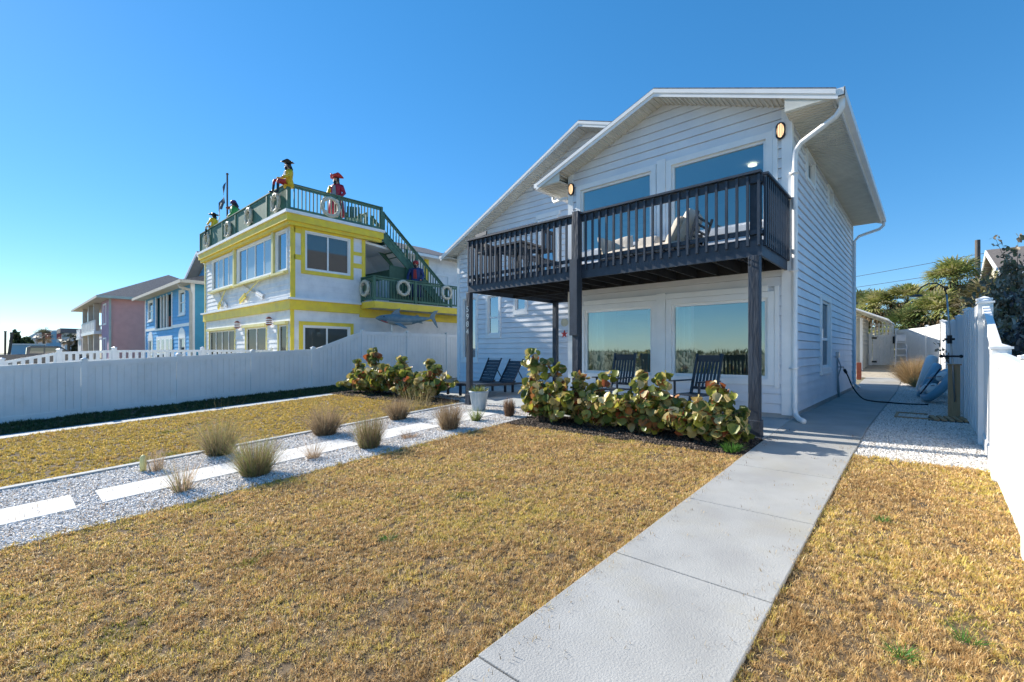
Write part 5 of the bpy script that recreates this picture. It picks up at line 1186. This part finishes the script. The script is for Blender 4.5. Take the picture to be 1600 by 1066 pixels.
def lawn(name, x0, x1, y0, y1, dens, L, W, cols, label_kind='stuff', edge=.06, gp=.12, seed=1, zoff=-.012, maxd=None, tuft=14, tsp=.013):
    r = np.random.default_rng(seed); n = int((x1-x0)*(y1-y0)*dens)
    nt = max(1, int(n/tuft)); ti = r.integers(0, nt, n); tx = r.uniform(x0, x1, nt); ty = r.uniform(y0, y1, nt)
    bare = (pnoise(tx, ty, 5, seed+31)+.8*pnoise(tx, ty, 17, seed+32)+r.normal(0, .25, nt)) < -.62
    x = np.clip(tx[ti]+r.normal(0, tsp, n), x0-edge, x1+edge); y = ty[ti]+r.normal(0, tsp, n); th = r.uniform(.6, 1.25, nt)[ti]
    keep = ~(bare[ti] & (r.uniform(0, 1, n) > .25))
    if maxd:  # thin out with distance from the viewer
        d = np.hypot(x, y); keep &= r.uniform(0, 1, n) < np.clip((maxd/d), .25, 1)
    x, y, th, ti = x[keep], y[keep], th[keep], ti[keep]; n = len(x); d = np.hypot(x, y)
    sc = np.clip(d/4.5, .62, 1.7) if maxd else np.ones(n)
    az = r.uniform(0, 6.283, n); tl = r.uniform(.35, 1.45, n); ln = L*th*r.uniform(.5, 1.3, n)*(.8+.4*pnoise(x, y, 7, seed)); w = W*r.uniform(.6, 1.3, n)*sc
    dx, dy = np.cos(az), np.sin(az); z = gz(y)+zoff
    h1 = ln*.55*np.cos(tl*.6); o1 = ln*.55*np.sin(tl*.6); h2 = h1+ln*.5*np.cos(tl*1.3); o2 = o1+ln*.5*np.sin(tl*1.3)
    V = np.empty((n, 5, 3)); px, py = -dy*w/2, dx*w/2
    for k, (o, h, s) in enumerate([(0, 0, 1), (0, 0, -1), (o1, h1, -.8), (o1, h1, .8), (o2, h2, 0)]):
        V[:, k, 0] = x+dx*o+px*s; V[:, k, 1] = y+dy*o+py*s; V[:, k, 2] = z+h
    cols = np.array(cols); nz = pnoise(x, y, 2.2, seed+5)*.9+pnoise(x, y, 9, seed+8)*.8
    ci = np.clip(((nz+r.normal(0, .3, n)+r.normal(0, .6, nt)[ti])*.5+.5)*len(cols), 0, len(cols)-1).astype(int); c = cols[ci]*r.uniform(.7, 1.25, (n, 1))*(r.uniform(.75, 1.2, nt)[ti])[:, None]
    if gp:
        gm_ = (pnoise(x, y, 3.1, seed+20)+pnoise(x, y, 11, seed+21)*.6 > .75) & (r.uniform(0, 1, n) < gp*4); c[gm_] = np.array([.36, .34, .07])*r.uniform(.7, 1.2, (gm_.sum(), 1))
    C = np.repeat(c[:, None, :], 5, 1); base = np.arange(n)[:, None]*5
    F = np.concatenate([base+np.array([[0, 1, 2]]), base+np.array([[0, 2, 3]]), base+np.array([[3, 2, 4]])])
    o = fastmesh(name, V.reshape(-1, 3), F, C.reshape(-1, 3), 'blade'); o['kind'] = label_kind; return o
tan_ = [(.52, .34, .15), (.80, .57, .27), (.60, .39, .17), (.90, .70, .40), (.76, .56, .20), (.68, .55, .15)]
gold = [(.66, .48, .12), (.72, .52, .17), (.58, .44, .09), (.68, .53, .11), (.62, .42, .15)]
shade_grn = [(.07, .11, .04), (.10, .15, .06), (.14, .14, .06), (.06, .09, .04)]  # green grass darkened in colour to carry the left fence's shade
lawn('lawn_grass', -5.95, -1.76, -.6, 6.42, 20000, .040, .0054, tan_, seed=1, maxd=4.2)
lawn('lawn_grass', -.70, .56, 1.4, 7.25, 19000, .040, .0054, tan_, seed=2, maxd=4.2)
lawn('lawn_grass', -13.62, -8.57, -1.2, 7.6, 4200, .055, .008, gold, seed=3, gp=.2)
lawn('shade_toned_grass', -16.42, -14.15, -1.2, 9.5, 2500, .09, .010, shade_grn, seed=4, gp=0)
# a ragged fringe of blades hanging over the walkway and gravel edges
lawn('edge_grass', -1.80, -1.72, .3, 6.4, 9000, .06, .004, tan_, seed=5, gp=.05); lawn('edge_grass', -.74, -.66, 1.4, 7.1, 8000, .055, .004, tan_, seed=6, gp=.05)
lawn('edge_grass', -6.06, -5.9, -.6, 6.3, 5000, .06, .005, gold, seed=7, gp=.1); lawn('edge_grass', -8.66, -8.52, -.8, 7.5, 3500, .06, .007, gold, seed=8, gp=.1)
lawn('straw_debris', -8.4, -5.95, -.8, 7.8, 260, .06, .004, [(.42, .30, .18), (.34, .22, .13), (.5, .38, .24)], seed=9, gp=0, zoff=.006, tuft=5, tsp=.08)
lawn('straw_debris', -.66, .5, 7.2, 12, 60, .05, .004, [(.30, .20, .12), (.2, .14, .09)], seed=10, gp=0, zoff=.006, tuft=3, tsp=.06)
for q_, (a_, b_) in enumerate([(-1.76, -1.60), (-.86, -.70), (-1.76, -.70)]):
    lawn('path_litter', a_, b_, .6, 8.5, (260, 220, 28)[q_], .035, .004, [(.50, .38, .22), (.36, .26, .14), (.22, .16, .1)], seed=50+q_, gp=0, zoff=.022, tuft=3, tsp=.03, edge=0)
def pebbles(name, x0, x1, y0, y1, dens, s0, s1, cols, seed, hole=None, zoff=.0, ep=None):
    r = np.random.default_rng(seed); n = int((x1-x0)*(y1-y0)*dens); x = r.uniform(x0, x1, n); y = r.uniform(y0, y1, n)
    if ep is not None: k = y > ep+.05*np.sin(x*9)+r.normal(0, .02, n); x, y = x[k], y[k]
    if hole is not None:
        k = ~((x > hole[0]) & (x < hole[1]) & (((y[:, None] > [e[0] for e in ends]) & (y[:, None] < [e[1] for e in ends])).any(1)) & (r.uniform(0, 1, len(x)) > .012)); x, y = x[k], y[k]
    n = len(x); s = r.uniform(s0, s1, n); B_ = np.array([(1, 0, 0), (-1, 0, 0), (0, 1, 0), (0, -1, 0), (0, 0, 1), (0, 0, -1)], float)
    sc = np.stack([s*r.uniform(.7, 1.3, n), s*r.uniform(.4, 1, n), s*r.uniform(.25, .6, n)], 1); V = B_[None]*sc[:, None, :]
    a = r.uniform(0, 6.28, n); b = r.normal(0, .5, n); ca, sa, cb, sb = np.cos(a), np.sin(a), np.cos(b), np.sin(b)
    X, Y, Z = V[..., 0].copy(), V[..., 1].copy(), V[..., 2].copy(); X2 = X*cb[:, None]+Z*sb[:, None]; Z2 = -X*sb[:, None]+Z*cb[:, None]
    V[..., 0] = X2*ca[:, None]-Y*sa[:, None]+x[:, None]; V[..., 1] = X2*sa[:, None]+Y*ca[:, None]+y[:, None]; V[..., 2] = Z2+(gz(y)+s*.25+zoff)[:, None]
    F0 = np.array([(0, 2, 4), (2, 1, 4), (1, 3, 4), (3, 0, 4), (2, 0, 5), (1, 2, 5), (3, 1, 5), (0, 3, 5)])
    F = (np.arange(n)[:, None, None]*6+F0[None]).reshape(-1, 3); cols = np.array(cols); c = cols[r.integers(0, len(cols), n)]*r.uniform(.85, 1.1, (n, 1))
    o = fastmesh(name, V.reshape(-1, 3), F, np.repeat(c[:, None], 6, 1).reshape(-1, 3), 'pebble'); o['kind'] = 'stuff'; return o
shell = [(.86, .84, .81), (.80, .78, .75), (.88, .87, .85), (.70, .67, .64), (.50, .46, .42), (.84, .77, .69)]
pebbles('shell_gravel', -8.44, -5.95, -1.6, 8.0, 3400, .009, .020, shell, 21, (-7.45, -6.74))
pebbles('shell_gravel', -.69, .52, 7.12, 23, 2600, .009, .018, shell, 22, ep=7.22)
pebbles('bark_mulch', -5.95, -1.78, 6.38, 7.46, 2600, .012, .03, [(.03, .02, .015), (.06, .04, .03), (.10, .07, .05), (.16, .12, .09), (.02, .015, .012)], 23, ep=6.42)
pebbles('bark_mulch', -14.1, -9.0, 6.95, 8.5, 1200, .015, .035, [(.03, .02, .015), (.06, .04, .03), (.10, .07, .05)], 24)
# ------------------------------------------------------------------ sea grape shrubs
def leafset(name, par, pts, nrm, size, cols, k=8, cup=.24, mname='leaf', aspect=1.0):
    n = len(pts); r = rng; pts = np.array(pts); nrm = np.array(nrm); nrm /= np.linalg.norm(nrm, axis=1)[:, None]
    t = np.cross(nrm, np.array([0, 0, 1.0])+r.normal(0, .3, (n, 3))); t /= np.linalg.norm(t, axis=1)[:, None]+1e-9; b = np.cross(nrm, t)
    a = np.arange(k)*2*np.pi/k; V = np.empty((n, k+1, 3)); s = np.array(size)[:, None]
    V[:, 0] = pts; fold = r.uniform(.2, 2.6, n)
    for i in range(k):
        wob = 1+.10*np.cos(2*a[i])*0+r.normal(0, .05, n)[:, None]
        V[:, i+1] = pts+(t*np.cos(a[i])*aspect+b*np.sin(a[i]))*s*wob+nrm*s*(cup*fold*(1+.9*np.cos(2*a[i])))[:, None]
    F = np.concatenate([np.arange(n)[:, None]*(k+1)+np.array([[0, i+1, (i+1) % k+1]]) for i in range(k)]); C = np.repeat(np.array(cols)[:, None], k+1, 1)
    C[:, 0] *= 1.15
    return fastmesh(name, V.reshape(-1, 3), F, C.reshape(-1, 3), mname, par)
sg = np.array([(.56, .44, .20), (.44, .36, .14), (.17, .21, .04), (.30, .30, .05), (.11, .16, .045), (.40, .38, .06), (.38, .34, .13), (.16, .20, .07), (.32, .32, .09), (.64, .53, .28), (.12, .16, .04), (.30, .09, .035), (.50, .42, .13), (.22, .24, .06), (.36, .16, .06)])
def seagrape(label, c, rx, ry, h, nst, nlv, tall=(), sz=(.05, .085), seed=0):
    rr = random.Random(seed); base = Vector((c[0], c[1], g(c[1])))
    t = thing('sea_grape_shrub', label, 'shrub', tuple(base), 'sea grape shrubs'); mb = MB(); pts = []; nr = []; sz_ = []; cl = []
    tips = [(rr.uniform(-1, 1), rr.uniform(-1, 1), rr.uniform(.3, 1)) for _ in range(int(nst*1.5))]
    tips = [(x*rx*1.12, y*ry*1.15, z*h*1.06*(1-.3*x*x)) for x, y, z in tips]+[(a-c[0], b-c[1], z_-base.z) for a, b, z_ in tall]
    for tx, ty, tz in tips:
        p0 = base+Vector((tx*.25+rr.uniform(-.1, .1)*rx, ty*.25, 0)); p3 = base+Vector((tx, ty, tz)); p1 = p0.lerp(p3, .35)+Vector((rr.uniform(-.1, .1), rr.uniform(-.1, .1), tz*.18)); p2 = p0.lerp(p3, .7)+Vector((rr.uniform(-.08, .08), rr.uniform(-.08, .08), tz*.10))
        mb.tube([p0, p1, p2, p3], [.012, .010, .007, .005], 5)
        m = max(8, int(3.2*nlv/len(tips)))
        for i in range(m):
            s = rr.uniform(.22, 1.0) if tz < h*1.1 else rr.uniform(.35, 1)**.7
            q = (p0.lerp(p1, s/.35) if s < .35 else p1.lerp(p2, (s-.35)/.35) if s < .7 else p2.lerp(p3, (s-.7)/.3))
            a = rr.uniform(0, 6.28); off = Vector((math.cos(a), math.sin(a), rr.uniform(-.2, .5)))*rr.uniform(.03, .12)
            pts.append(q+off); n = Vector((off.x*5, off.y*5-.25, .45+rr.uniform(-.4, .6)))+Vector((rr.uniform(-.6, .6), rr.uniform(-.6, .6), 0)); nr.append(n); sz_.append(rr.uniform(*sz))
            cl.append(sg[min(len(sg)-1, int(rr.random()**1.15*len(sg)))]*rr.uniform(.8, 1.2))
    mb.build('stem', 'twig', t); leafset('foliage', t, [tuple(p) for p in pts], [tuple(n) for n in nr], sz_, cl)
    return t
seagrape('tall sea grape shrub with rusty leaves between the loungers and the middle post', (-5.35, 6.95), .62, .32, .80, 26, 300, [(-5.75, 6.95, 1.12), (-5.72, 6.9, 1.22), (-5.45, 7.0, 1.02), (-5.95, 7.0, 1.0), (-5.0, 6.9, .98)], (.05, .09), 1)
seagrape('sea grape shrub directly right of the middle balcony post', (-4.35, 6.98), .55, .30, .68, 20, 230, [(-4.62, 6.95, .78), (-4.05, 7.0, .82)], (.05, .09), 2)
seagrape('sea grape shrub below the gap between the two picture windows', (-3.4, 6.98), .55, .30, .70, 24, 280, [(-3.45, 7.0, .86), (-3.1, 6.9, .80)], (.05, .085), 3)
seagrape('sea grape shrub beside the right balcony post and the walkway', (-2.42, 6.98), .52, .32, .62, 22, 260, [(-2.3, 7.0, .72), (-2.1, 6.85, .60)], (.05, .085), 4)
seagrape('left sea grape shrub against the white privacy fence', (-12.9, 7.75), 1.0, .5, .85, 24, 330, [(-12.75, 7.8, 1.15), (-13.1, 7.9, 1.25), (-13.7, 7.7, .95)], (.07, .115), 5)
seagrape('middle sea grape shrub of the trio by the privacy fence', (-11.4, 7.8), .85, .5, .82, 22, 320, [(-11.3, 7.8, 1.02)], (.07, .11), 6)
seagrape('sea grape shrub of the fence trio nearest the loungers', (-10.2, 7.75), .8, .45, .68, 20, 280, [(-10.1, 7.8, .92), (-9.7, 7.8, .8)], (.065, .10), 7)
# ------------------------------------------------------------------ ornamental grass clumps
def clump(label, x, y, h, r0, r1, n, cols, sparse=0, w=.004, seed=0, par=None, name='grass_clump', cat='ornamental grass', grp='ornamental grass clumps in the gravel path', z=None, droop=.5, spread=None):
    r = np.random.default_rng(seed+100); z0_ = g(y) if z is None else z; rad = r0*np.sqrt(r.uniform(0, 1, n)); a = r.uniform(0, 6.28, n); bx = x+rad*np.cos(a); by = y+rad*np.sin(a)
    L = h*(.35+.85*r.uniform(0, 1, n)**.8)*(1-.2*rad/r0); a2 = a+r.normal(0, .5, n); out = (r1)*(rad/r0*.8+.2)*r.uniform(.3, 1.5, n)
    K = 5; V = np.empty((n, 2*K-1, 3)); wd = w*r.uniform(.6, 1.3, n)
    pa = r.uniform(0, 6.28, n); px, py = np.cos(pa), np.sin(pa)
    for i in range(K):
        s = i/(K-1); o = out*(s**1.25); zz = L*(s-droop*.25*s**3*(out/r1)); cx = bx+np.cos(a2)*o; cy = by+np.sin(a2)*o; ww = wd*(1-s*.9)/2
        if i < K-1: V[:, 2*i] = np.stack([cx-px*ww, cy-py*ww, z0_+zz], 1); V[:, 2*i+1] = np.stack([cx+px*ww, cy+py*ww, z0_+zz], 1)
        else: V[:, 2*i] = np.stack([cx, cy, z0_+zz], 1)
    b = np.arange(n)[:, None]*(2*K-1); Fq = []
    for i in range(K-2): Fq += [b+np.array([[2*i, 2*i+1, 2*i+3]]), b+np.array([[2*i, 2*i+3, 2*i+2]])]
    Fq.append(b+np.array([[2*K-4, 2*K-3, 2*K-2]])); cols = np.array(cols); c = cols[r.integers(0, len(cols), n)]*r.uniform(.7, 1.2, (n, 1)); C = np.repeat(c[:, None], 2*K-1, 1)
    o = fastmesh(name, V.reshape(-1, 3), np.concatenate(Fq), C.reshape(-1, 3), 'blade', par, None if par is not None else (x, y, z0_))
    if par is None: tag(o, label, cat, grp)
    return o
br = [(.30, .20, .12), (.42, .31, .20), (.22, .15, .09), (.50, .39, .26), (.32, .25, .14)]; grn = [(.26, .28, .10), (.34, .36, .13), (.20, .25, .08), (.46, .38, .20), (.40, .30, .17)]; pal = [(.48, .36, .24), (.60, .47, .33), (.38, .27, .18)]
ybr = [(.34, .28, .13), (.26, .22, .10), (.40, .32, .17)]
clump('small narrow brown clump beside the pale yellow marker stone', -7.85, 1.42, .42, .07, .12, 170, pal, w=.004, seed=1)
clump('sparse upright dry clump nearest the camera in the gravel', -6.48, 1.42, .42, .09, .26, 200, pal+grn[:1], w=.006, seed=2, droop=-.2)
clump('wide wispy green-brown clump near the lawn edge, second row', -8.1, 2.25, .72, .16, .42, 950, br+grn, w=.005, seed=3)
clump('greenest bushy clump in the middle of the gravel path', -6.45, 2.2, .60, .15, .32, 1100, grn+br[:2], w=.0055, seed=4)
clump('small open dry clump between the two middle stepping stones', -6.6, 3.02, .32, .07, .24, 220, pal, w=.004, seed=5, droop=-.1)
clump('rounded dark brown clump against the golden lawn', -8.05, 3.9, .62, .16, .36, 1200, br, w=.006, seed=6)
clump('upright brown clump on the near side of the gravel path', -6.48, 3.85, .64, .14, .22, 1100, br+grn[:2], w=.0055, seed=7)
clump('smaller brown clump in the back row of the gravel path', -8.15, 5.5, .52, .15, .27, 1200, br, w=.006, seed=8)
clump('brown clump nearest the planter and the patio', -6.46, 5.45, .58, .14, .23, 1050, br, w=.006, seed=9)
clump('low flattened dead tuft beside the fourth stepping stone', -6.5, 4.6, .14, .10, .22, 260, [(.30, .18, .10), (.36, .24, .14)], w=.004, seed=10)
clump('short green spiky tuft in front of the planter', -6.6, 6.25, .30, .08, .14, 130, [(.14, .20, .04), (.20, .26, .07), (.34, .34, .18)], w=.012, seed=11, droop=0)
clump('narrow shaggy brown stump-like clump right of the planter', -6.35, 6.95, .42, .08, .08, 700, [(.24, .15, .10), (.34, .24, .17), (.18, .11, .07)], w=.008, seed=12)
for q_, (x_, y_, h_) in enumerate([(-8.1, 2.25, 1.0), (-6.45, 2.2, .8), (-8.05, 3.9, .75), (-6.48, 3.85, .75), (-6.46, 5.45, .7)]):
    clump('long thin pale seed stalks standing out of the '+['wispy second-row clump', 'greenest clump', 'rounded clump by the golden lawn', 'upright clump on the near side', 'clump nearest the planter'][q_], x_, y_, h_, .14, .42, 70, ybr+br[1:2], w=.0035, seed=60+q_, name='seed_stalks', droop=.2, grp='seed stalks of the grass clumps')
clump('thin tall pale stalks rising behind the rounded brown clump', -9.0, 6.6, .75, .30, .30, 160, ybr, w=.006, seed=13, droop=0)
clump('large tan fountain grass clump beside the floats at the end of the yard', -.35, 20.6, 1.05, .22, .75, 2600, [(.42, .28, .15), (.50, .36, .20), (.34, .22, .12), (.24, .20, .09)], w=.010, seed=14, z=.1, grp='large grass', droop=.9)
clump('small green-brown grass clump at the foot of the tan fountain grass', -.2, 19.6, .5, .15, .4, 600, ybr, w=.012, seed=15, z=.05, grp='large grass', droop=.9)
clump('low green weed at the corner of the mulch by the walkway', -1.95, 6.55, .16, .08, .12, 160, [(.07, .17, .03), (.10, .22, .05)], w=.016, seed=16, grp=None)
for i, (x, y, s) in enumerate([(-.1, 3.05, .05), (.15, 3.4, .07), (-.28, 5.0, .05), (-3.4, 2.2, .035), (.2, 2.75, .05)]):
    clump(['weed sprig nearest the bottom right corner', 'weed sprig in the right lawn below the fence', 'small green weed in the middle of the right lawn', 'single green weed in the middle of the large lawn', 'weed sprig low in the right lawn near a white pebble'][i], x, y, s, .05, .08, 60, [(.08, .20, .04), (.12, .26, .06)], w=.007, seed=30+i, name='weed', cat='weed', grp='weeds in the lawn')
pf = clump('', -7.42, 7.12, .22, .13, .16, 160, [(.10, .17, .04), (.18, .22, .06), (.30, .28, .10)], w=.022, seed=40, par=P_, z=g(7.1)+.37, name='plant')
# ------------------------------------------------------------------ palms and shrubs
def fan_frond(V, F, C, o, d, L, col, r, nb=11, w=.05):
    d = d/np.linalg.norm(d); side = np.cross(d, [0, 0, 1.0]); side /= np.linalg.norm(side)+1e-9; up = np.cross(side, d)
    hub = o+d*L*.45; b = len(V)
    V += [o-side*.012, o+side*.012, hub]; F.append((b, b+1, b+2)); C += [col*.8]*3
    for i in range(nb):
        a = (i/(nb-1)-.5)*2.6; dd = d*math.cos(a)+side*math.sin(a)*.9; dd = dd+up*r.normal(0, .12); l = L*.62*(1-.25*abs(a)/1.3)
        m = hub+dd*l*.6; t = hub+dd*l+np.array([0, 0, -.22*l]); pw = np.cross(dd, up); pw /= np.linalg.norm(pw)+1e-9; b = len(V)
        V += [hub, m-pw*w/2, m+pw*w/2, t]; F += [(b, b+1, b+2), (b+1, b+3, b+2)]; C += [col*r.uniform(.8, 1.2)]*4
def palm(label, x, y, z0_, zc, rad, nf, cols, seed, trunk=.16, deadskirt=True, grp='palms beyond the gate'):
    r = np.random.default_rng(seed); t = thing('fan_palm', label, 'palm tree', (x, y, z0_), grp); V = []; F = []; C = []; c0 = np.array([x, y, zc])
    for i in range(nf):
        az = r.uniform(0, 6.28); el = r.uniform(-.9, 1.3); d = np.array([math.cos(az)*math.cos(el), math.sin(az)*math.cos(el), math.sin(el)]); col = np.array(cols[r.integers(0, len(cols))]) if el > -.25 else np.array((.30, .22, .13))
        fan_frond(V, F, C, c0, d, rad*r.uniform(.75, 1.1), col, r, w=rad*.05)
    mb = MB(); mb.tube([(x, y, z0_-.1), (x+.05, y, (z0_+zc)/2), (x, y, zc)], [trunk*1.15, trunk, trunk*.9], 10); mb.build('trunk', 'bark', t)
    fastmesh('crown', np.array(V), np.array(F), np.array(C), 'leaf', t); return t
pg = [(.38, .40, .12), (.48, .46, .18), (.60, .54, .30), (.26, .32, .10)]
palm('tall fan palm rising above the others left of the utility pole', 1.0, 33.5, .6, 4.9, 1.55, 170, pg, 1, .2)
palm('broad fan palm with olive fronds below the tall palm', .3, 31.8, .6, 3.0, 1.6, 180, pg, 2)
palm('low fan palm right behind the corner fence', -.8, 31.5, .6, 2.5, 1.3, 140, [(.13, .19, .06), (.18, .23, .08), (.28, .28, .12)], 3)
palm('fan palm behind the lattice of the shed', -2.3, 36, .6, 3.9, 1.4, 140, pg, 4)
palm('dark fan palm at the back corner of the house', -4.6, 40, .6, 4.7, 1.5, 140, [(.06, .09, .03), (.10, .13, .05)], 5)
palm('fan palm between the corner fence and the tall palm', -.9, 36, .6, 4.2, 1.4, 150, pg, 6)
palm('fan palm with pale dry fronds right of the tall palm', 2.0, 31.0, .6, 3.3, 1.5, 170, [(.34, .29, .19), (.26, .23, .12), (.20, .2, .09)], 7)
palm('fan palm in front of the utility pole base', 2.6, 35, .6, 4.0, 1.5, 160, [(.30, .26, .17), (.22, .21, .11), (.36, .31, .22)], 8)
palm('small dark palm crown left of the corner fence palm', -3.3, 38, .6, 4.3, 1.3, 120, [(.09, .12, .05), (.15, .17, .07)], 9)
def bush(label, name, c, rad, nb, nl, size, cols, seed, cat='shrub', grp=None, k=5, twigs=.010, aspect=.6):
    r = random.Random(seed); t = thing(name, label, cat, (c[0], c[1], c[2]), grp); mb = MB(); P = []; N = []; S_ = []; C = []
    base = Vector(c)
    for i in range(nb):
        a = r.uniform(0, 6.28); e = r.uniform(.15, 1.5); d = Vector((math.cos(a)*math.cos(e)*rad[0], math.sin(a)*math.cos(e)*rad[1], math.sin(e)*rad[2]))*r.uniform(.65, 1.05)
        p1 = base+d*.45+Vector((r.uniform(-.1, .1)*rad[0], r.uniform(-.1, .1)*rad[1], .12*rad[2])); p2 = base+d
        mb.tube([base+Vector((d.x*.1, d.y*.1, 0)), p1, p2], [twigs*2.4, twigs*1.3, twigs*.5], 5)
        for q in range(3):
            s = r.uniform(.35, .9); o = p1.lerp(p2, s); e2 = o+Vector((r.uniform(-.3, .3)*rad[0], r.uniform(-.3, .3)*rad[1], r.uniform(-.05, .3)*rad[2])); mb.tube([o, e2], [twigs*.8, twigs*.35], 4)
            for j in range(nl//(nb*3)):
                pp = o.lerp(e2, r.uniform(.2, 1.1))+Vector((r.gauss(0, .05), r.gauss(0, .05), r.gauss(0, .05)))*rad[0]; P.append(tuple(pp)); N.append((r.gauss(0, 1), r.gauss(0, 1)-.2, abs(r.gauss(0, 1)))); S_.append(size*r.uniform(.6, 1.3)); C.append(np.array(cols[r.randrange(len(cols))])*r.uniform(.7, 1.3))
    mb.build('branches', 'twig', t); leafset('foliage', t, P, N, S_, C, k=k, cup=.1, aspect=aspect); return t
dk = [(.08, .065, .07), (.14, .12, .12), (.22, .19, .18), (.34, .30, .27), (.56, .50, .42), (.10, .09, .06)]
bush('large dark-leaved shrub with pale twigs rising behind the low right fence', 'dark_shrub', (1.75, 9.6, 0), (1.15, 1.3, 2.7), 55, 5200, .045, dk, 1, k=5)
bush('dark-leaved shrub behind the tall end post of the right fence', 'dark_shrub', (1.7, 12.6, 0), (1.0, 1.6, 2.7), 45, 3600, .05, dk+[(.3, .25, .18)], 2)
bush('dry tan-leaved shrub behind the board fence', 'dry_shrub', (1.6, 17.5, 0), (1.2, 2.2, 3.6), 50, 3600, .07, [(.34, .28, .20), (.26, .21, .14), (.20, .19, .10), (.40, .34, .26)], 3)
bush('olive and tan shrub beneath the utility pole', 'dry_shrub', (1.9, 23.5, .2), (1.5, 2.2, 3.1), 50, 3200, .09, [(.30, .26, .14), (.22, .22, .10), (.36, .31, .2)], 4)
og = [(.30, .30, .11), (.40, .38, .16), (.20, .24, .07), (.50, .44, .26)]
bush('olive green thicket filling the gap below the palms behind the corner fence', 'thicket', (-.6, 33.5, .5), (3.4, 1.8, 2.3), 50, 3600, .13, og, 8, cat='thicket')
bush('olive thicket behind the shed roof at the back of the house', 'thicket', (-4.2, 37.5, .5), (2.6, 1.6, 3.6), 40, 3000, .14, [(.09, .12, .04), (.15, .17, .07), (.22, .22, .10)], 9, cat='thicket')
bush('tan and green thicket below the tall palm and the utility pole', 'thicket', (2.3, 33, .5), (2.4, 1.8, 2.4), 50, 3600, .12, og+[(.40, .34, .24)], 10, cat='thicket')
bush('round dark green tree far away beside the leaning pole', 'round_tree', (-118, 1.9, -.5), (2.2, 1.5, 4.8), 20, 900, .35, [(.03, .05, .02), (.05, .07, .03)], 5, cat='tree', twigs=.05)
bush('low wide green hedge far behind the pickup truck', 'hedge', (-122, 3.4, -.5), (3, 1.6, 4.0), 20, 900, .35, [(.05, .08, .03), (.07, .10, .04)], 6, cat='hedge', twigs=.05)
bush('dark bushy tree in front of the grey roofed house', 'bushy_tree', (-105, 8.8, -.5), (3, 1.2, 3.9), 20, 900, .3, [(.03, .04, .025), (.05, .06, .035)], 7, cat='tree', twigs=.05)
palm('far fan palm above the pickup truck', -125, 5.4, -.5, 4.2, 1.9, 50, [(.08, .09, .05), (.12, .12, .07)], 10, .2, grp=None)
palm('far fan palm right of the pickup truck windscreen', -105, 7.4, -.5, 3.2, 1.5, 50, [(.04, .06, .04), (.07, .08, .05)], 11, .2, grp=None)
# dune vegetation towards the sea (seen in the window reflections)
r_ = np.random.default_rng(77); n = 26000; xx = r_.uniform(-70, 45, n); yy = r_.uniform(-36, -13, n); k_ = 2
hh = 1.75*np.exp(-((yy+24)/6.5)**2)-.75; V = np.empty((n, 3, 3)); a_ = r_.uniform(0, 6.28, n); ht = r_.uniform(.15, .6, n)
V[:, 0] = np.stack([xx-np.cos(a_)*.07, yy-np.sin(a_)*.07, hh], 1); V[:, 1] = np.stack([xx+np.cos(a_)*.07, yy+np.sin(a_)*.07, hh], 1); V[:, 2] = np.stack([xx+r_.normal(0, .2, n), yy, hh+ht], 1)
dc = np.array([(.10, .12, .05), (.16, .15, .07), (.22, .18, .10), (.07, .09, .04)])[r_.integers(0, 4, n)]
o = fastmesh('dune_grass', V.reshape(-1, 3), np.arange(n*3).reshape(-1, 3), np.repeat(dc[:, None], 3, 1).reshape(-1, 3), 'blade'); o['kind'] = 'stuff'
